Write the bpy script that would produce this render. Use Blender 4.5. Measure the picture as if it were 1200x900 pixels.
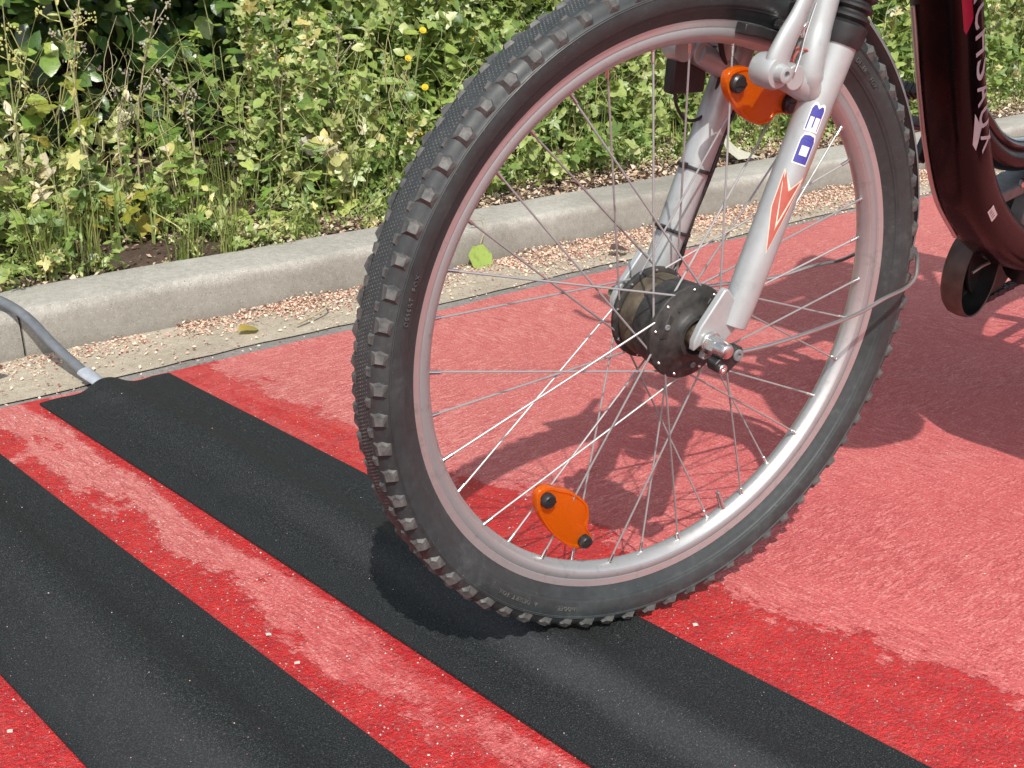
import bpy, bmesh, math, random
import numpy as np
from mathutils import Matrix, Vector

C = bpy.context.scene
for o in list(bpy.data.objects):
    bpy.data.objects.remove(o)
random.seed(7)
rng = np.random.default_rng(11)
PI = math.pi

# ------------------------------------------------------------------ camera, light, exposure
cam_d = bpy.data.cameras.new('camera')
cam_d.sensor_width = 36.0
cam_d.lens = 44.7
cam_d.clip_start = 0.02
cam_d.clip_end = 500
cam = bpy.data.objects.new('camera', cam_d)
C.collection.objects.link(cam)
cam.matrix_world = Matrix(((0.7509, 0.2195, -0.6229, 0.0),
                           (-0.6604, 0.2495, -0.7082, 0.0),
                           (0.0, 0.9432, 0.3323, 0.686),
                           (0, 0, 0, 1)))
C.camera = cam

SUN_AZ, SUN_EL = math.radians(54.0), math.radians(47.5)     # direction the shadows run, height of the sun
world = bpy.data.worlds.new('World')
C.world = world
world.use_nodes = True
wn = world.node_tree.nodes
sky = wn.new('ShaderNodeTexSky')
sky.sky_type = 'NISHITA'
sky.sun_disc = False
sky.sun_elevation = SUN_EL
sky.air_density = 1.0
sky.dust_density = 1.6
sky.ozone_density = 0.7
# sun stands at compass angle az+180 seen from the ground
sdir = Vector((-math.cos(SUN_AZ) * math.cos(SUN_EL), -math.sin(SUN_AZ) * math.cos(SUN_EL), math.sin(SUN_EL)))
sky.sun_rotation = math.atan2(sdir.x, sdir.y)
wn['Background'].inputs['Strength'].default_value = 0.15
hs = wn.new('ShaderNodeHueSaturation')
hs.inputs['Saturation'].default_value = 0.45
world.node_tree.links.new(sky.outputs[0], hs.inputs['Color'])
world.node_tree.links.new(hs.outputs[0], wn['Background'].inputs['Color'])
sun_d = bpy.data.lights.new('sun', 'SUN')
sun_d.energy = 3.7
sun_d.angle = math.radians(0.53)
sun_d.color = (1.0, 0.955, 0.88)
sun = bpy.data.objects.new('sun', sun_d)
C.collection.objects.link(sun)
sun.rotation_euler = (-sdir).to_track_quat('-Z', 'Y').to_euler()
sun.location = sdir * 20
C.view_settings.view_transform = 'Standard'
C.view_settings.look = 'None'
C.view_settings.exposure = 0.38
C.view_settings.gamma = 1.0
C.render.engine = 'CYCLES'

# ------------------------------------------------------------------ helpers
WORLD = {}          # object -> world matrix (parents have to be known before depsgraph runs)


def link(o, parent=None, M=None):
    C.collection.objects.link(o)
    M = M or Matrix.Identity(4)
    if parent is not None:
        o.parent = parent
        o.matrix_parent_inverse = WORLD[parent].inverted()
    o.matrix_basis = M
    WORLD[o] = M
    return o


def tag(o, label=None, cat=None, group=None, kind=None):
    if label: o['label'] = label
    if cat: o['category'] = cat
    if group: o['group'] = group
    if kind: o['kind'] = kind
    return o


def thing(name, loc, label, cat, group=None):
    o = bpy.data.objects.new(name, None)
    o.empty_display_size = 0.05
    link(o, None, Matrix.Translation(Vector(loc)))
    return tag(o, label, cat, group)


class MB:
    """collects simple solids into one mesh"""
    def __init__(s, M=None):
        s.v, s.f, s.mi, s.M, s.cur = [], [], [], M, 0

    def add(s, vs, fs):
        k = len(s.v)
        s.v += [tuple(v) for v in vs]
        s.f += [tuple(i + k for i in f) for f in fs]
        s.mi += [s.cur] * len(fs)
        return s

    def tube(s, pts, r, n=12, cap=True, sq=None, ref=None):
        pts = [Vector(p) for p in pts]
        m = len(pts)
        rs = r if isinstance(r, (list, tuple)) else [r] * m
        t0 = (pts[1] - pts[0]).normalized()
        a = Vector(ref) if ref else (Vector((0, 0, 1)) if abs(t0.z) < .9 else Vector((1, 0, 0)))
        vs, fs = [], []
        for i, p in enumerate(pts):
            t = ((pts[min(i + 1, m - 1)] - pts[max(i - 1, 0)])).normalized()
            b = t.cross(a).normalized()
            a = b.cross(t).normalized()
            sx, sy = (sq if sq else (1, 1))
            for k in range(n):
                q = 2 * PI * k / n
                vs.append(p + (b * math.cos(q) * sx + a * math.sin(q) * sy) * rs[i])
        for i in range(m - 1):
            for k in range(n):
                k2 = (k + 1) % n
                fs.append((i * n + k, i * n + k2, (i + 1) * n + k2, (i + 1) * n + k))
        if cap:
            fs.append(tuple(reversed(range(n))))
            fs.append(tuple((m - 1) * n + k for k in range(n)))
        return s.add(vs, fs)

    def lathe(s, prof, org, ax, n=24, cap=True):
        """prof: (distance along axis, radius)"""
        ax = Vector(ax).normalized(); org = Vector(org)
        b = ax.orthogonal().normalized(); a = ax.cross(b)
        vs, fs = [], []
        for d, r in prof:
            for k in range(n):
                q = 2 * PI * k / n
                vs.append(org + ax * d + (b * math.cos(q) + a * math.sin(q)) * max(r, 1e-5))
        for i in range(len(prof) - 1):
            for k in range(n):
                k2 = (k + 1) % n
                fs.append((i * n + k, i * n + k2, (i + 1) * n + k2, (i + 1) * n + k))
        if cap:
            fs.append(tuple(reversed(range(n))))
            fs.append(tuple((len(prof) - 1) * n + k for k in range(n)))
        return s.add(vs, fs)

    def prism(s, poly, z0, z1, f):
        """poly of 2-D points, f(x, y, z) -> 3-D"""
        n = len(poly)
        vs = [f(x, y, z0) for x, y in poly] + [f(x, y, z1) for x, y in poly]
        fs = [tuple(reversed(range(n))), tuple(range(n, 2 * n))]
        fs += [(i, (i + 1) % n, n + (i + 1) % n, n + i) for i in range(n)]
        return s.add(vs, fs)

    def box(s, c, h, R=None):
        c = Vector(c)
        vs = []
        for z in (-1, 1):
            for x, y in ((-1, -1), (1, -1), (1, 1), (-1, 1)):
                v = Vector((x * h[0], y * h[1], z * h[2]))
                vs.append(c + (R @ v if R else v))
        return s.add(vs, [(3, 2, 1, 0), (4, 5, 6, 7), (0, 1, 5, 4), (1, 2, 6, 5), (2, 3, 7, 6), (3, 0, 4, 7)])

    def ring(s, prof, n=144, a0=0.0, a1=2 * PI):
        """revolve (offset, radius) profile about the local Y axis (wheel axle)"""
        full = abs(a1 - a0 - 2 * PI) < 1e-6
        m = n if full else n + 1
        vs, fs = [], []
        for i in range(m):
            q = a0 + (a1 - a0) * i / n
            for o, r in prof:
                vs.append((r * math.cos(q), o, r * math.sin(q)))
        L = len(prof)
        for i in range(n):
            j = (i + 1) % m
            for k in range(L - 1):
                fs.append((i * L + k, i * L + k + 1, j * L + k + 1, j * L + k))
        return s.add(vs, fs)

    def ball(s, c, r, n=10, sc=(1, 1, 1)):
        prof = [(-math.cos(PI * i / (n // 2)), math.sin(PI * i / (n // 2))) for i in range(n // 2 + 1)]
        vs, fs = [], []
        for d, q in prof:
            for k in range(n):
                a = 2 * PI * k / n
                vs.append((c[0] + q * math.cos(a) * r * sc[0], c[1] + q * math.sin(a) * r * sc[1], c[2] + d * r * sc[2]))
        for i in range(len(prof) - 1):
            for k in range(n):
                k2 = (k + 1) % n
                fs.append((i * n + k, i * n + k2, (i + 1) * n + k2, (i + 1) * n + k))
        return s.add(vs, fs)

    def mesh(s, name, mats, smooth=True, angle=38):
        me = bpy.data.meshes.new(name)
        vs = [s.M @ Vector(v) for v in s.v] if s.M else s.v
        me.from_pydata([tuple(v) for v in vs], [], s.f)
        for m in (mats if isinstance(mats, (list, tuple)) else [mats]):
            me.materials.append(m)
        bm = bmesh.new(); bm.from_mesh(me)
        bmesh.ops.remove_doubles(bm, verts=bm.verts, dist=2e-6)
        bmesh.ops.recalc_face_normals(bm, faces=bm.faces)
        if smooth:
            ca = math.cos(math.radians(angle))
            for f in bm.faces: f.smooth = True
            for e in bm.edges:
                if len(e.link_faces) == 2 and e.link_faces[0].normal.dot(e.link_faces[1].normal) < ca:
                    e.smooth = False
        bm.to_mesh(me); bm.free()
        if any(s.mi) and len(me.polygons) == len(s.mi):
            me.polygons.foreach_set('material_index', s.mi)
        me.update()
        return me

    def build(s, name, mats, parent=None, bevel=0, smooth=True, kind=None, label=None, seg=2, subdiv=0):
        o = bpy.data.objects.new(name, s.mesh(name, mats, smooth))
        link(o, parent)
        if bevel:
            b = o.modifiers.new('bevel', 'BEVEL'); b.width = bevel; b.segments = seg; b.limit_method = 'ANGLE'
            b.angle_limit = math.radians(35)
        if subdiv:
            m = o.modifiers.new('subdiv', 'SUBSURF'); m.levels = m.render_levels = subdiv
        if kind: o['kind'] = kind
        if label: o['label'] = label
        return o


def smoothpath(pts, k=8):
    """Catmull-Rom through points"""
    P = [Vector(p) for p in pts]
    P = [P[0] * 2 - P[1]] + P + [P[-1] * 2 - P[-2]]
    out = []
    for i in range(1, len(P) - 2):
        for j in range(k):
            t = j / k
            a, b, c, d = P[i - 1], P[i], P[i + 1], P[i + 2]
            out.append(0.5 * (2 * b + (c - a) * t + (2 * a - 5 * b + 4 * c - d) * t * t + (3 * b - a - 3 * c + d) * t ** 3))
    out.append(P[-2])
    return out


def bulk(name, V, F, mats, parent=None, kind=None, tint=None, smooth=False, mi=None):
    """fast triangle mesh from numpy arrays"""
    V = np.asarray(V, np.float32); F = np.asarray(F, np.int32)
    me = bpy.data.meshes.new(name)
    me.vertices.add(len(V)); me.vertices.foreach_set('co', V.ravel())
    k = F.shape[1]
    me.loops.add(F.size); me.loops.foreach_set('vertex_index', F.ravel())
    me.polygons.add(len(F))
    me.polygons.foreach_set('loop_start', np.arange(0, F.size, k, dtype=np.int32))
    me.polygons.foreach_set('loop_total', np.full(len(F), k, np.int32))
    if tint is not None:
        a = me.attributes.new('tint', 'FLOAT', 'POINT')
        a.data.foreach_set('value', np.asarray(tint, np.float32))
    for m in (mats if isinstance(mats, (list, tuple)) else [mats]):
        me.materials.append(m)
    if mi is not None: me.polygons.foreach_set('material_index', np.asarray(mi, np.int32))
    if smooth: me.polygons.foreach_set('use_smooth', np.ones(len(F), bool))
    me.update(calc_edges=True)
    o = bpy.data.objects.new(name, me)
    link(o, parent)
    if kind: o['kind'] = kind
    return o


def text2d(txt, size, bold=0.0, extrude=0.0, spacing=1.0):
    cu = bpy.data.curves.new('lettering', 'FONT')
    cu.body = txt; cu.size = size; cu.offset = bold; cu.extrude = extrude; cu.space_character = spacing
    cu.resolution_u = 3
    cu.align_x = 'CENTER'; cu.align_y = 'CENTER'
    ob = bpy.data.objects.new('lettering', cu)
    C.collection.objects.link(ob)
    bpy.context.view_layer.update()
    me = bpy.data.meshes.new_from_object(ob.evaluated_get(bpy.context.evaluated_depsgraph_get()))
    bpy.data.objects.remove(ob); bpy.data.curves.remove(cu)
    return me


def warp(me, f, name, mat, parent, cut=0.0):
    """map a flat mesh through f(Vector) and link it"""
    if cut:
        bm = bmesh.new(); bm.from_mesh(me)
        bmesh.ops.triangulate(bm, faces=bm.faces)
        for _ in range(5):
            es = [e for e in bm.edges if e.calc_length() > cut]
            if not es: break
            bmesh.ops.subdivide_edges(bm, edges=es, cuts=1)
            bmesh.ops.triangulate(bm, faces=[q for q in bm.faces if len(q.verts) > 3])
        bm.to_mesh(me); bm.free()
    for v in me.vertices: v.co = f(v.co.copy())
    me.materials.clear(); me.materials.append(mat)
    o = bpy.data.objects.new(name, me); link(o, parent)
    return o


def flatpoly(poly):
    me = bpy.data.meshes.new('decal')
    me.from_pydata([(x, y, 0) for x, y in poly], [], [tuple(range(len(poly)))])
    return me


# ------------------------------------------------------------------ materials
class NT:
    def __init__(s, name):
        s.m = bpy.data.materials.new(name); s.m.use_nodes = True
        s.t = s.m.node_tree; s.b = s.t.nodes['Principled BSDF']; s.out = s.t.nodes['Material Output']
        s.pos = None

    def n(s, typ, **kw):
        nd = s.t.nodes.new(typ)
        for k, v in kw.items(): setattr(nd, k, v)
        return nd

    def l(s, a, b): s.t.links.new(a, b)

    def P(s):
        if not s.pos: s.pos = s.n('ShaderNodeNewGeometry').outputs['Position']
        return s.pos

    def obj(s):
        return s.n('ShaderNodeTexCoord').outputs['Object']

    def noise(s, scale, detail=4, rough=.55, vec=None, stretch=None, rot=0, dist=0):
        v = vec or s.P()
        if stretch:
            mp = s.n('ShaderNodeMapping'); mp.inputs['Scale'].default_value = stretch
            mp.inputs['Rotation'].default_value = (0, 0, rot)
            s.l(v, mp.inputs['Vector']); v = mp.outputs[0]
        nd = s.n('ShaderNodeTexNoise'); nd.inputs['Scale'].default_value = scale
        nd.inputs['Detail'].default_value = detail; nd.inputs['Roughness'].default_value = rough
        nd.inputs['Distortion'].default_value = dist
        s.l(v, nd.inputs['Vector'])
        return nd.outputs['Fac']

    def ramp(s, fac, stops, interp='LINEAR'):
        r = s.n('ShaderNodeValToRGB'); r.color_ramp.interpolation = interp
        e = r.color_ramp.elements
        while len(e) < len(stops): e.new(0.5)
        for i, (p, c) in enumerate(stops):
            e[i].position = p
            e[i].color = (c, c, c, 1) if isinstance(c, (int, float)) else (*c, 1)
        s.l(fac, r.inputs[0])
        return r.outputs[0]

    def mix(s, fac, a, b, mode='MIX'):
        nd = s.n('ShaderNodeMix', data_type='RGBA', blend_type=mode)
        for sock, v in ((nd.inputs[0], fac), (nd.inputs[6], a), (nd.inputs[7], b)):
            if isinstance(v, (int, float)): sock.default_value = v
            elif isinstance(v, tuple): sock.default_value = (*v, 1)
            else: s.l(v, sock)
        return nd.outputs[2]

    def math(s, op, a, b=0.0, c=None):
        nd = s.n('ShaderNodeMath', operation=op)
        for i, v in enumerate((a, b) if c is None else (a, b, c)):
            if isinstance(v, (int, float)): nd.inputs[i].default_value = v
            else: s.l(v, nd.inputs[i])
        return nd.outputs[0]

    def step(s, v, a, b):
        nd = s.n('ShaderNodeMapRange', interpolation_type='SMOOTHSTEP')
        nd.inputs[1].default_value = a; nd.inputs[2].default_value = b
        s.l(v, nd.inputs[0])
        return nd.outputs[0]

    def bump(s, h, strength=.3, dist=.002, prev=None):
        nd = s.n('ShaderNodeBump'); nd.inputs['Strength'].default_value = strength
        nd.inputs['Distance'].default_value = dist
        s.l(h, nd.inputs['Height'])
        if prev: s.l(prev, nd.inputs['Normal'])
        return nd.outputs[0]

    def set(s, col=None, rough=None, metal=None, normal=None, **kw):
        for k, v in (('Base Color', col), ('Roughness', rough), ('Metallic', metal), ('Normal', normal), *kw.items()):
            if v is None: continue
            i = s.b.inputs[k]
            if isinstance(v, (int, float)): i.default_value = v
            elif isinstance(v, tuple): i.default_value = (*v, 1) if len(v) == 3 else v
            else: s.l(v, i)
        return s.m


def plain(name, c1, c2, scale=60, rough=(.4, .6), metal=0.0, bump=0.0, bscale=400, bdist=.0005, **kw):
    t = NT(name)
    f = t.noise(scale, 5, .6)
    col = t.ramp(f, [(.3, c1), (.7, c2)])
    r = t.ramp(t.noise(scale * 2.3, 4), [(.3, rough[0]), (.7, rough[1])])
    nm = t.bump(t.noise(bscale, 3), bump, bdist) if bump else None
    return t.set(col, r, metal, nm, **kw)


def m_lane():
    t = NT('red_lane_coating')
    sep = t.n('ShaderNodeSeparateXYZ'); t.l(t.P(), sep.inputs[0])
    X, Y = sep.outputs[0], sep.outputs[1]
    big = t.noise(3.2, 4)
    med = t.noise(26, 5, .65)
    fine = t.noise(330, 3, .6)
    stroke = t.noise(150, 4, .7, stretch=(1.0, .22, 1.0), rot=.9, dist=1.2)
    stroke2 = t.noise(170, 4, .7, stretch=(.25, 1.0, 1.0), rot=.35, dist=1.2)
    pick = t.step(t.noise(2.3, 2), .42, .58)
    st = t.math('ADD', t.math('MULTIPLY', stroke, pick), t.math('MULTIPLY', stroke2, t.math('SUBTRACT', 1.0, pick)))
    light = t.ramp(t.math('ADD', t.math('MULTIPLY', big, .55), t.math('MULTIPLY', med, .45)),
                   [(.32, (.42, .092, .088)), (.55, (.485, .125, .116)), (.72, (.52, .165, .150))])
    light = t.mix(t.math('MULTIPLY', t.step(st, .49, .64), .72), light, (.60, .27, .235))
    light = t.mix(t.math('MULTIPLY', t.step(st, .47, .36), .65), light, (.32, .055, .055))
    light = t.mix(t.step(fine, .58, .70), light, (.70, .42, .37))
    light = t.mix(t.step(fine, .44, .32), light, (.27, .045, .045))
    fade = t.step(t.math('ADD', Y, t.math('MULTIPLY', big, .8)), 1.2, 1.9)
    light = t.mix(t.math('SUBTRACT', 1.0, fade), light, t.mix(1.0, light, (1.06, .80, .84), 'MULTIPLY'))
    # fresh, thick resin: stripes beside the mats
    edge = t.math('MULTIPLY', t.math('SUBTRACT', t.noise(11, 5, .62, stretch=(1, .45, 1)), .5), .30)
    edge = t.math('ADD', edge, t.math('MULTIPLY', t.math('SUBTRACT', t.noise(55, 4, .7), .5), .11))
    edge = t.math('ADD', edge, t.math('MULTIPLY', t.math('SUBTRACT', t.noise(190, 3, .7), .5), .06))
    Xn = t.math('ADD', X, edge)
    inv = lambda v: t.math('SUBTRACT', 1.0, v)
    widen = t.math('MULTIPLY', t.step(Y, 1.5, .55), .045)
    b1 = t.math('MULTIPLY', t.step(t.math('SUBTRACT', Xn, widen), .985, .972), t.step(X, .86, .862))
    far = t.math('MULTIPLY', t.step(Y, 1.2, 1.6), t.step(t.noise(20, 5, .75, stretch=(1, .3, 1)), .56, .48))
    b1 = t.math('MULTIPLY', b1, inv(t.math('MULTIPLY', far, .3)))
    g1 = t.math('MULTIPLY', t.step(Xn, .598, .580), t.step(X, .53, .535))
    g2 = t.math('MULTIPLY', t.step(t.math('ADD', X, t.math('MULTIPLY', edge, .25)), .650, .662), t.step(X, .70, .69))
    near = t.math('MULTIPLY', t.math('MULTIPLY', t.step(Y, 1.15, .75), .80), t.step(t.noise(24, 6, .8, stretch=(1, .5, 1)), .45, .55))
    near = t.math('MULTIPLY', near, t.step(X, .70, .69))
    near = t.math('MULTIPLY', near, t.step(X, .53, .535))
    l0 = t.math('MULTIPLY', t.step(X, .40, .39), t.step(t.noise(9, 5, .6), .30, .42))
    dark = t.math('MAXIMUM', t.math('MAXIMUM', b1, g1), t.math('MAXIMUM', t.math('MAXIMUM', g2, near), l0))
    worn = t.step(t.noise(120, 5, .85), .50, .62)          # scuffed through
    dark = t.math('MULTIPLY', dark, inv(t.math('MULTIPLY', worn, .50)))
    dk = t.ramp(med, [(.3, (.42, .006, .012)), (.55, (.54, .016, .018)), (.8, (.60, .055, .050))])
    dk = t.mix(t.step(t.noise(210, 3, .7), .63, .70), dk, (.62, .28, .26))
    dk = t.mix(t.step(t.noise(160, 3, .7), .37, .31), dk, (.10, .012, .014))
    col = t.mix(dark, light, dk)
    grey = t.math('MULTIPLY', t.step(t.noise(48, 5, .75), .66, .74), .5)
    col = t.mix(grey, col, (.30, .11, .10))
    pit = t.math('MULTIPLY', t.step(t.noise(170, 4, .75, stretch=(.6, 1, 1)), .41, .33), t.math('ADD', .15, t.math('MULTIPLY', dark, .65)))
    col = t.mix(pit, col, (.15, .035, .032))
    rough = t.math('SUBTRACT', .68, t.math('MULTIPLY', dark, .26))
    h = t.math('ADD', t.math('MULTIPLY', t.noise(190, 4, .65), t.math('ADD', .8, dark)), t.math('MULTIPLY', st, .7))
    n1 = t.bump(h, .9, .0036)
    n2 = t.bump(t.noise(520, 2), .45, .0007, n1)
    return t.set(col, rough, 0.0, n2)


def m_mat():
    t = NT('black_rubber_mat')
    f = t.noise(620, 3, .7)
    big = t.noise(7, 5, .65)
    col = t.ramp(f, [(.38, (.004, .005, .0055)), (.54, (.014, .0165, .0175)), (.68, (.055, .060, .062))])
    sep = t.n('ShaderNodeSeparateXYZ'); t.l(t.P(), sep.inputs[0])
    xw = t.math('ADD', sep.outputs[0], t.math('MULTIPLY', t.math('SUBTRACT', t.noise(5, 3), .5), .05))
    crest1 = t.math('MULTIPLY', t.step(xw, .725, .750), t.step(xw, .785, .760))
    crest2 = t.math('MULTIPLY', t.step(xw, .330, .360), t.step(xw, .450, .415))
    lit_flank = t.math('MULTIPLY', t.math('MAXIMUM', crest1, crest2), t.step(sep.outputs[1], 1.5, .7))
    dust_lit = t.math('ADD', t.math('MULTIPLY', t.step(big, .55, .75), .07), t.math('MULTIPLY', lit_flank, .17))  # random dust, plus the humps' sunlit flanks lightened in the colour
    col = t.mix(dust_lit, col, (.095, .096, .105))
    scuff = t.math('MULTIPLY', t.step(t.noise(26, 6, .8, stretch=(1, .6, 1)), .66, .78), .45)
    col = t.mix(scuff, col, (.20, .18, .15))
    col = t.mix(t.step(t.noise(760, 1, .5), .75, .78), col, (.26, .28, .28))
    nm = t.bump(f, .5, .0009)
    return t.set(col, t.ramp(t.noise(300, 2), [(.3, .62), (.7, .85)]), 0.0, nm, **{'Specular IOR Level': .3})


def m_concrete(name, c1, c2, c3, stain=(.12, .105, .08), s=1.0, pits=True):
    t = NT(name)
    a = t.noise(5 * s, 6, .65); b = t.noise(70 * s, 5, .7); c = t.noise(420 * s, 3, .65)
    col = t.ramp(t.math('ADD', t.math('MULTIPLY', a, .5), t.math('MULTIPLY', b, .5)), [(.34, c1), (.52, c2), (.68, c3)])
    col = t.mix(t.step(c, .58, .72), col, tuple(min(.75, v * 1.45) for v in c3))
    col = t.mix(t.step(c, .42, .30), col, tuple(v * .55 for v in c1))
    col = t.mix(t.math('MULTIPLY', t.step(t.noise(2.2, 5, .6, stretch=(.4, 1, 2.5)), .50, .70), .45), col, stain)
    if pits: col = t.mix(t.step(t.noise(150 * s, 2), .27, .22), col, stain)
    n1 = t.bump(t.noise(160 * s, 5, .7), .5, .0022)
    return t.set(col, .88, 0, t.bump(c, .5, .0008, n1), **{'Specular IOR Level': .25})


def m_leaf(name, stops, rough=.45, trans=.32, attr=True, spec=.4):
    t = NT(name)
    if attr:
        a = t.n('ShaderNodeAttribute'); a.attribute_name = 'tint'; f = a.outputs['Fac']
    else:
        a = t.n('ShaderNodeObjectInfo'); f = a.outputs['Random']
    col = t.ramp(f, stops)
    n = t.noise(90, 4, .6)
    col = t.mix(t.math('MULTIPLY', t.step(n, .62, .8), .35), col, (.30, .28, .10))
    col = t.mix(t.step(n, .5, .3), col, t.mix(.35, col, (.0, .0, .0)))
    t.set(col, rough, 0, t.bump(t.noise(260, 3), .35, .0012), **{'Specular IOR Level': spec})
    tr = t.n('ShaderNodeBsdfTranslucent'); t.l(t.mix(.25, col, (.55, .62, .02), 'MIX'), tr.inputs[0])
    mx = t.n('ShaderNodeMixShader'); mx.inputs[0].default_value = trans
    t.l(t.b.outputs[0], mx.inputs[1]); t.l(tr.outputs[0], mx.inputs[2]); t.l(mx.outputs[0], t.out.inputs[0])
    return t.m


def m_flakes(name, stops, rough=.8):
    t = NT(name)
    a = t.n('ShaderNodeAttribute'); a.attribute_name = 'tint'
    col = t.ramp(a.outputs['Fac'], stops)
    return t.set(col, rough, 0)


def m_rubber():
    t = NT('tyre_rubber')
    d = t.noise(14, 6, .7); e = t.noise(120, 4, .7)
    col = t.ramp(t.math('ADD', t.math('MULTIPLY', d, .6), t.math('MULTIPLY', e, .4)), [(.35, (.0175, .0215, .0225)), (.55, (.031, .037, .0385)), (.72, (.066, .072, .072))])
    col = t.mix(t.step(t.noise(700, 2), .72, .78), col, (.30, .28, .25))
    col = t.mix(t.math('MULTIPLY', t.step(t.noise(34, 4, .8, stretch=(1, 1, .3), dist=1.5), .70, .78), .35), col, (.16, .145, .13))
    return t.set(col, t.ramp(d, [(.35, .42), (.65, .66)]), 0, t.bump(e, .25, .0006))


def m_alu(name, c, rough=(.28, .45), metal=1.0, dirt=.25):
    t = NT(name)
    d = t.noise(55, 6, .7)
    col = t.mix(t.math('MULTIPLY', t.step(d, .52, .72), dirt), c, (.17, .14, .12))
    col = t.mix(t.step(t.noise(340, 3, .7), .70, .78), col, (.12, .10, .09))
    return t.set(col, t.ramp(d, [(.3, rough[0]), (.7, rough[1])]), metal, t.bump(t.noise(420, 3), .15, .0004))


def m_silverpaint():
    t = NT('silver_fork_paint')
    d = t.noise(38, 6, .7)
    col = t.ramp(d, [(.3, (.425, .455, .457)), (.6, (.37, .395, .396)), (.78, (.26, .265, .26))])
    col = t.mix(t.step(t.noise(230, 3, .75), .71, .76), col, (.15, .13, .12))
    col = t.mix(t.math('MULTIPLY', t.step(t.noise(13, 5, .75), .60, .75), .25), col, (.28, .24, .21))
    return t.set(col, t.ramp(d, [(.3, .34), (.7, .5)]), .35, None, **{'Coat Weight': .25, 'Coat Roughness': .2})


M_lane = m_lane()
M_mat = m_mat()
def m_kerb():
    m = m_concrete('kerb_concrete', (.235, .226, .198), (.335, .323, .286), (.43, .415, .372))
    t = NT.__new__(NT); t.m = m; t.t = m.node_tree; t.b = t.t.nodes['Principled BSDF']; t.pos = None
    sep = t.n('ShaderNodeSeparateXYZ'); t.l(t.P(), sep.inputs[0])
    # darker tone on the road-side face, stronger at the foot, none along the nose
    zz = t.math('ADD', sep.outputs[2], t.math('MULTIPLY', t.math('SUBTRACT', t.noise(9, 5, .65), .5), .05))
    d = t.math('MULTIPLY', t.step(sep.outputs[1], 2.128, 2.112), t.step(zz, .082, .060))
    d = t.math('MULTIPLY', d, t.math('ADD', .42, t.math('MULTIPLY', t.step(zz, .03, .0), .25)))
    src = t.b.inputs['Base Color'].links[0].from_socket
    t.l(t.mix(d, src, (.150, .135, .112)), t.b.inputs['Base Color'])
    return m


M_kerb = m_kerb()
M_gutter = m_concrete('gutter_concrete', (.27, .235, .18), (.38, .335, .262), (.48, .43, .345), s=.9)
M_seam = m_concrete('seam_asphalt', (.15, .142, .13), (.22, .21, .195), (.29, .275, .255), stain=(.06, .05, .045))
M_soil = m_concrete('bank_soil', (.045, .030, .022), (.085, .058, .042), (.14, .10, .075), stain=(.03, .02, .014), s=.7)
M_asphalt = m_concrete('ground_asphalt', (.04, .04, .04), (.055, .055, .055), (.08, .08, .078), stain=(.03, .03, .03))
M_joint = plain('joint_dirt', (.04, .03, .022), (.09, .07, .05), 120, (.9, .95))
M_rubber = m_rubber()
M_knob = plain('tread_rubber', (.030, .034, .035), (.105, .103, .096), 110, (.5, .72), bump=.3, bscale=500)
M_rim = m_alu('rim_aluminium', (.50, .50, .495), (.34, .52), .75, .35)
M_track = m_alu('brake_track', (.34, .345, .35), (.38, .52), .55, .45)
M_spoke = m_alu('spoke_steel', (.37, .37, .37), (.44, .60), .55, .35)
M_stay = m_alu("stay_wire", (.50, .49, .47), (.3, .45), .9, .3)
M_steel = m_alu('bright_steel', (.66, .655, .64), (.18, .34), 1.0, .15)
M_fork = m_silverpaint()
M_black = plain('black_plastic', (.010, .010, .011), (.024, .024, .025), 60, (.30, .5), bump=.15, bscale=600)
M_hub = plain('hub_black_paint', (.009, .009, .009), (.045, .042, .038), 90, (.42, .68), metal=.0, bump=.3)
M_dusty = plain('hub_dusty_metal', (.045, .036, .026), (.15, .122, .085), 60, (.45, .7), metal=.45, bump=.4, bscale=300)
M_rust = plain('axle_bronze', (.10, .07, .045), (.22, .17, .12), 160, (.35, .6), metal=.7)
M_grey = plain('grey_guard', (.13, .135, .14), (.20, .205, .21), 50, (.35, .55))
M_frame = plain('dark_red_frame_paint', (.0024, .0007, .0010), (.0042, .0010, .0014), 30, (.22, .30), metal=0, **{'Coat Weight': .12, 'Coat Roughness': .06, 'Specular IOR Level': .22})
M_frameblk = plain('black_frame_paint', (.006, .006, .007), (.010, .010, .011), 30, (.2, .3), **{'Coat Weight': .6, 'Coat Roughness': .1})
M_letter = plain('silver_lettering', (.50, .47, .49), (.60, .57, .58), 80, (.35, .5))
M_crimson = plain('crimson_decal', (.35, .010, .045), (.42, .014, .055), 80, (.3, .4))
M_blue = plain('blue_decal', (.025, .030, .22), (.07, .07, .33), 700, (.35, .5))
M_white = plain('white_decal', (.66, .65, .62), (.76, .75, .72), 120, (.4, .5))
M_red = plain('red_decal', (.34, .080, .060), (.42, .105, .078), 160, (.35, .5))
M_cream = plain('cream_decal', (.66, .52, .40), (.74, .62, .50), 160, (.35, .5))
M_orange = plain('orange_decal', (.44, .21, .13), (.52, .27, .17), 160, (.4, .5))
M_fabric = plain('dark_cloth', (.012, .013, .018), (.03, .032, .04), 80, (.8, .95), bump=.4, bscale=700)
M_saddle = plain('saddle_vinyl', (.012, .012, .012), (.022, .022, .022), 50, (.45, .6))
M_hose = plain('grey_hose_rubber', (.085, .095, .105), (.14, .155, .17), 45, (.32, .5), bump=.2, bscale=300)
M_tape = plain('grey_tape', (.24, .265, .30), (.34, .37, .41), 60, (.3, .45))
M_paper = plain('white_paper', (.62, .60, .55), (.74, .72, .68), 60, (.8, .9))
M_bleached = plain('bleached_leaf', (.36, .35, .27), (.46, .45, .36), 60, (.8, .9))
M_chip = plain('pale_stone', (.42, .38, .32), (.56, .52, .46), 300, (.8, .9))
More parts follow.
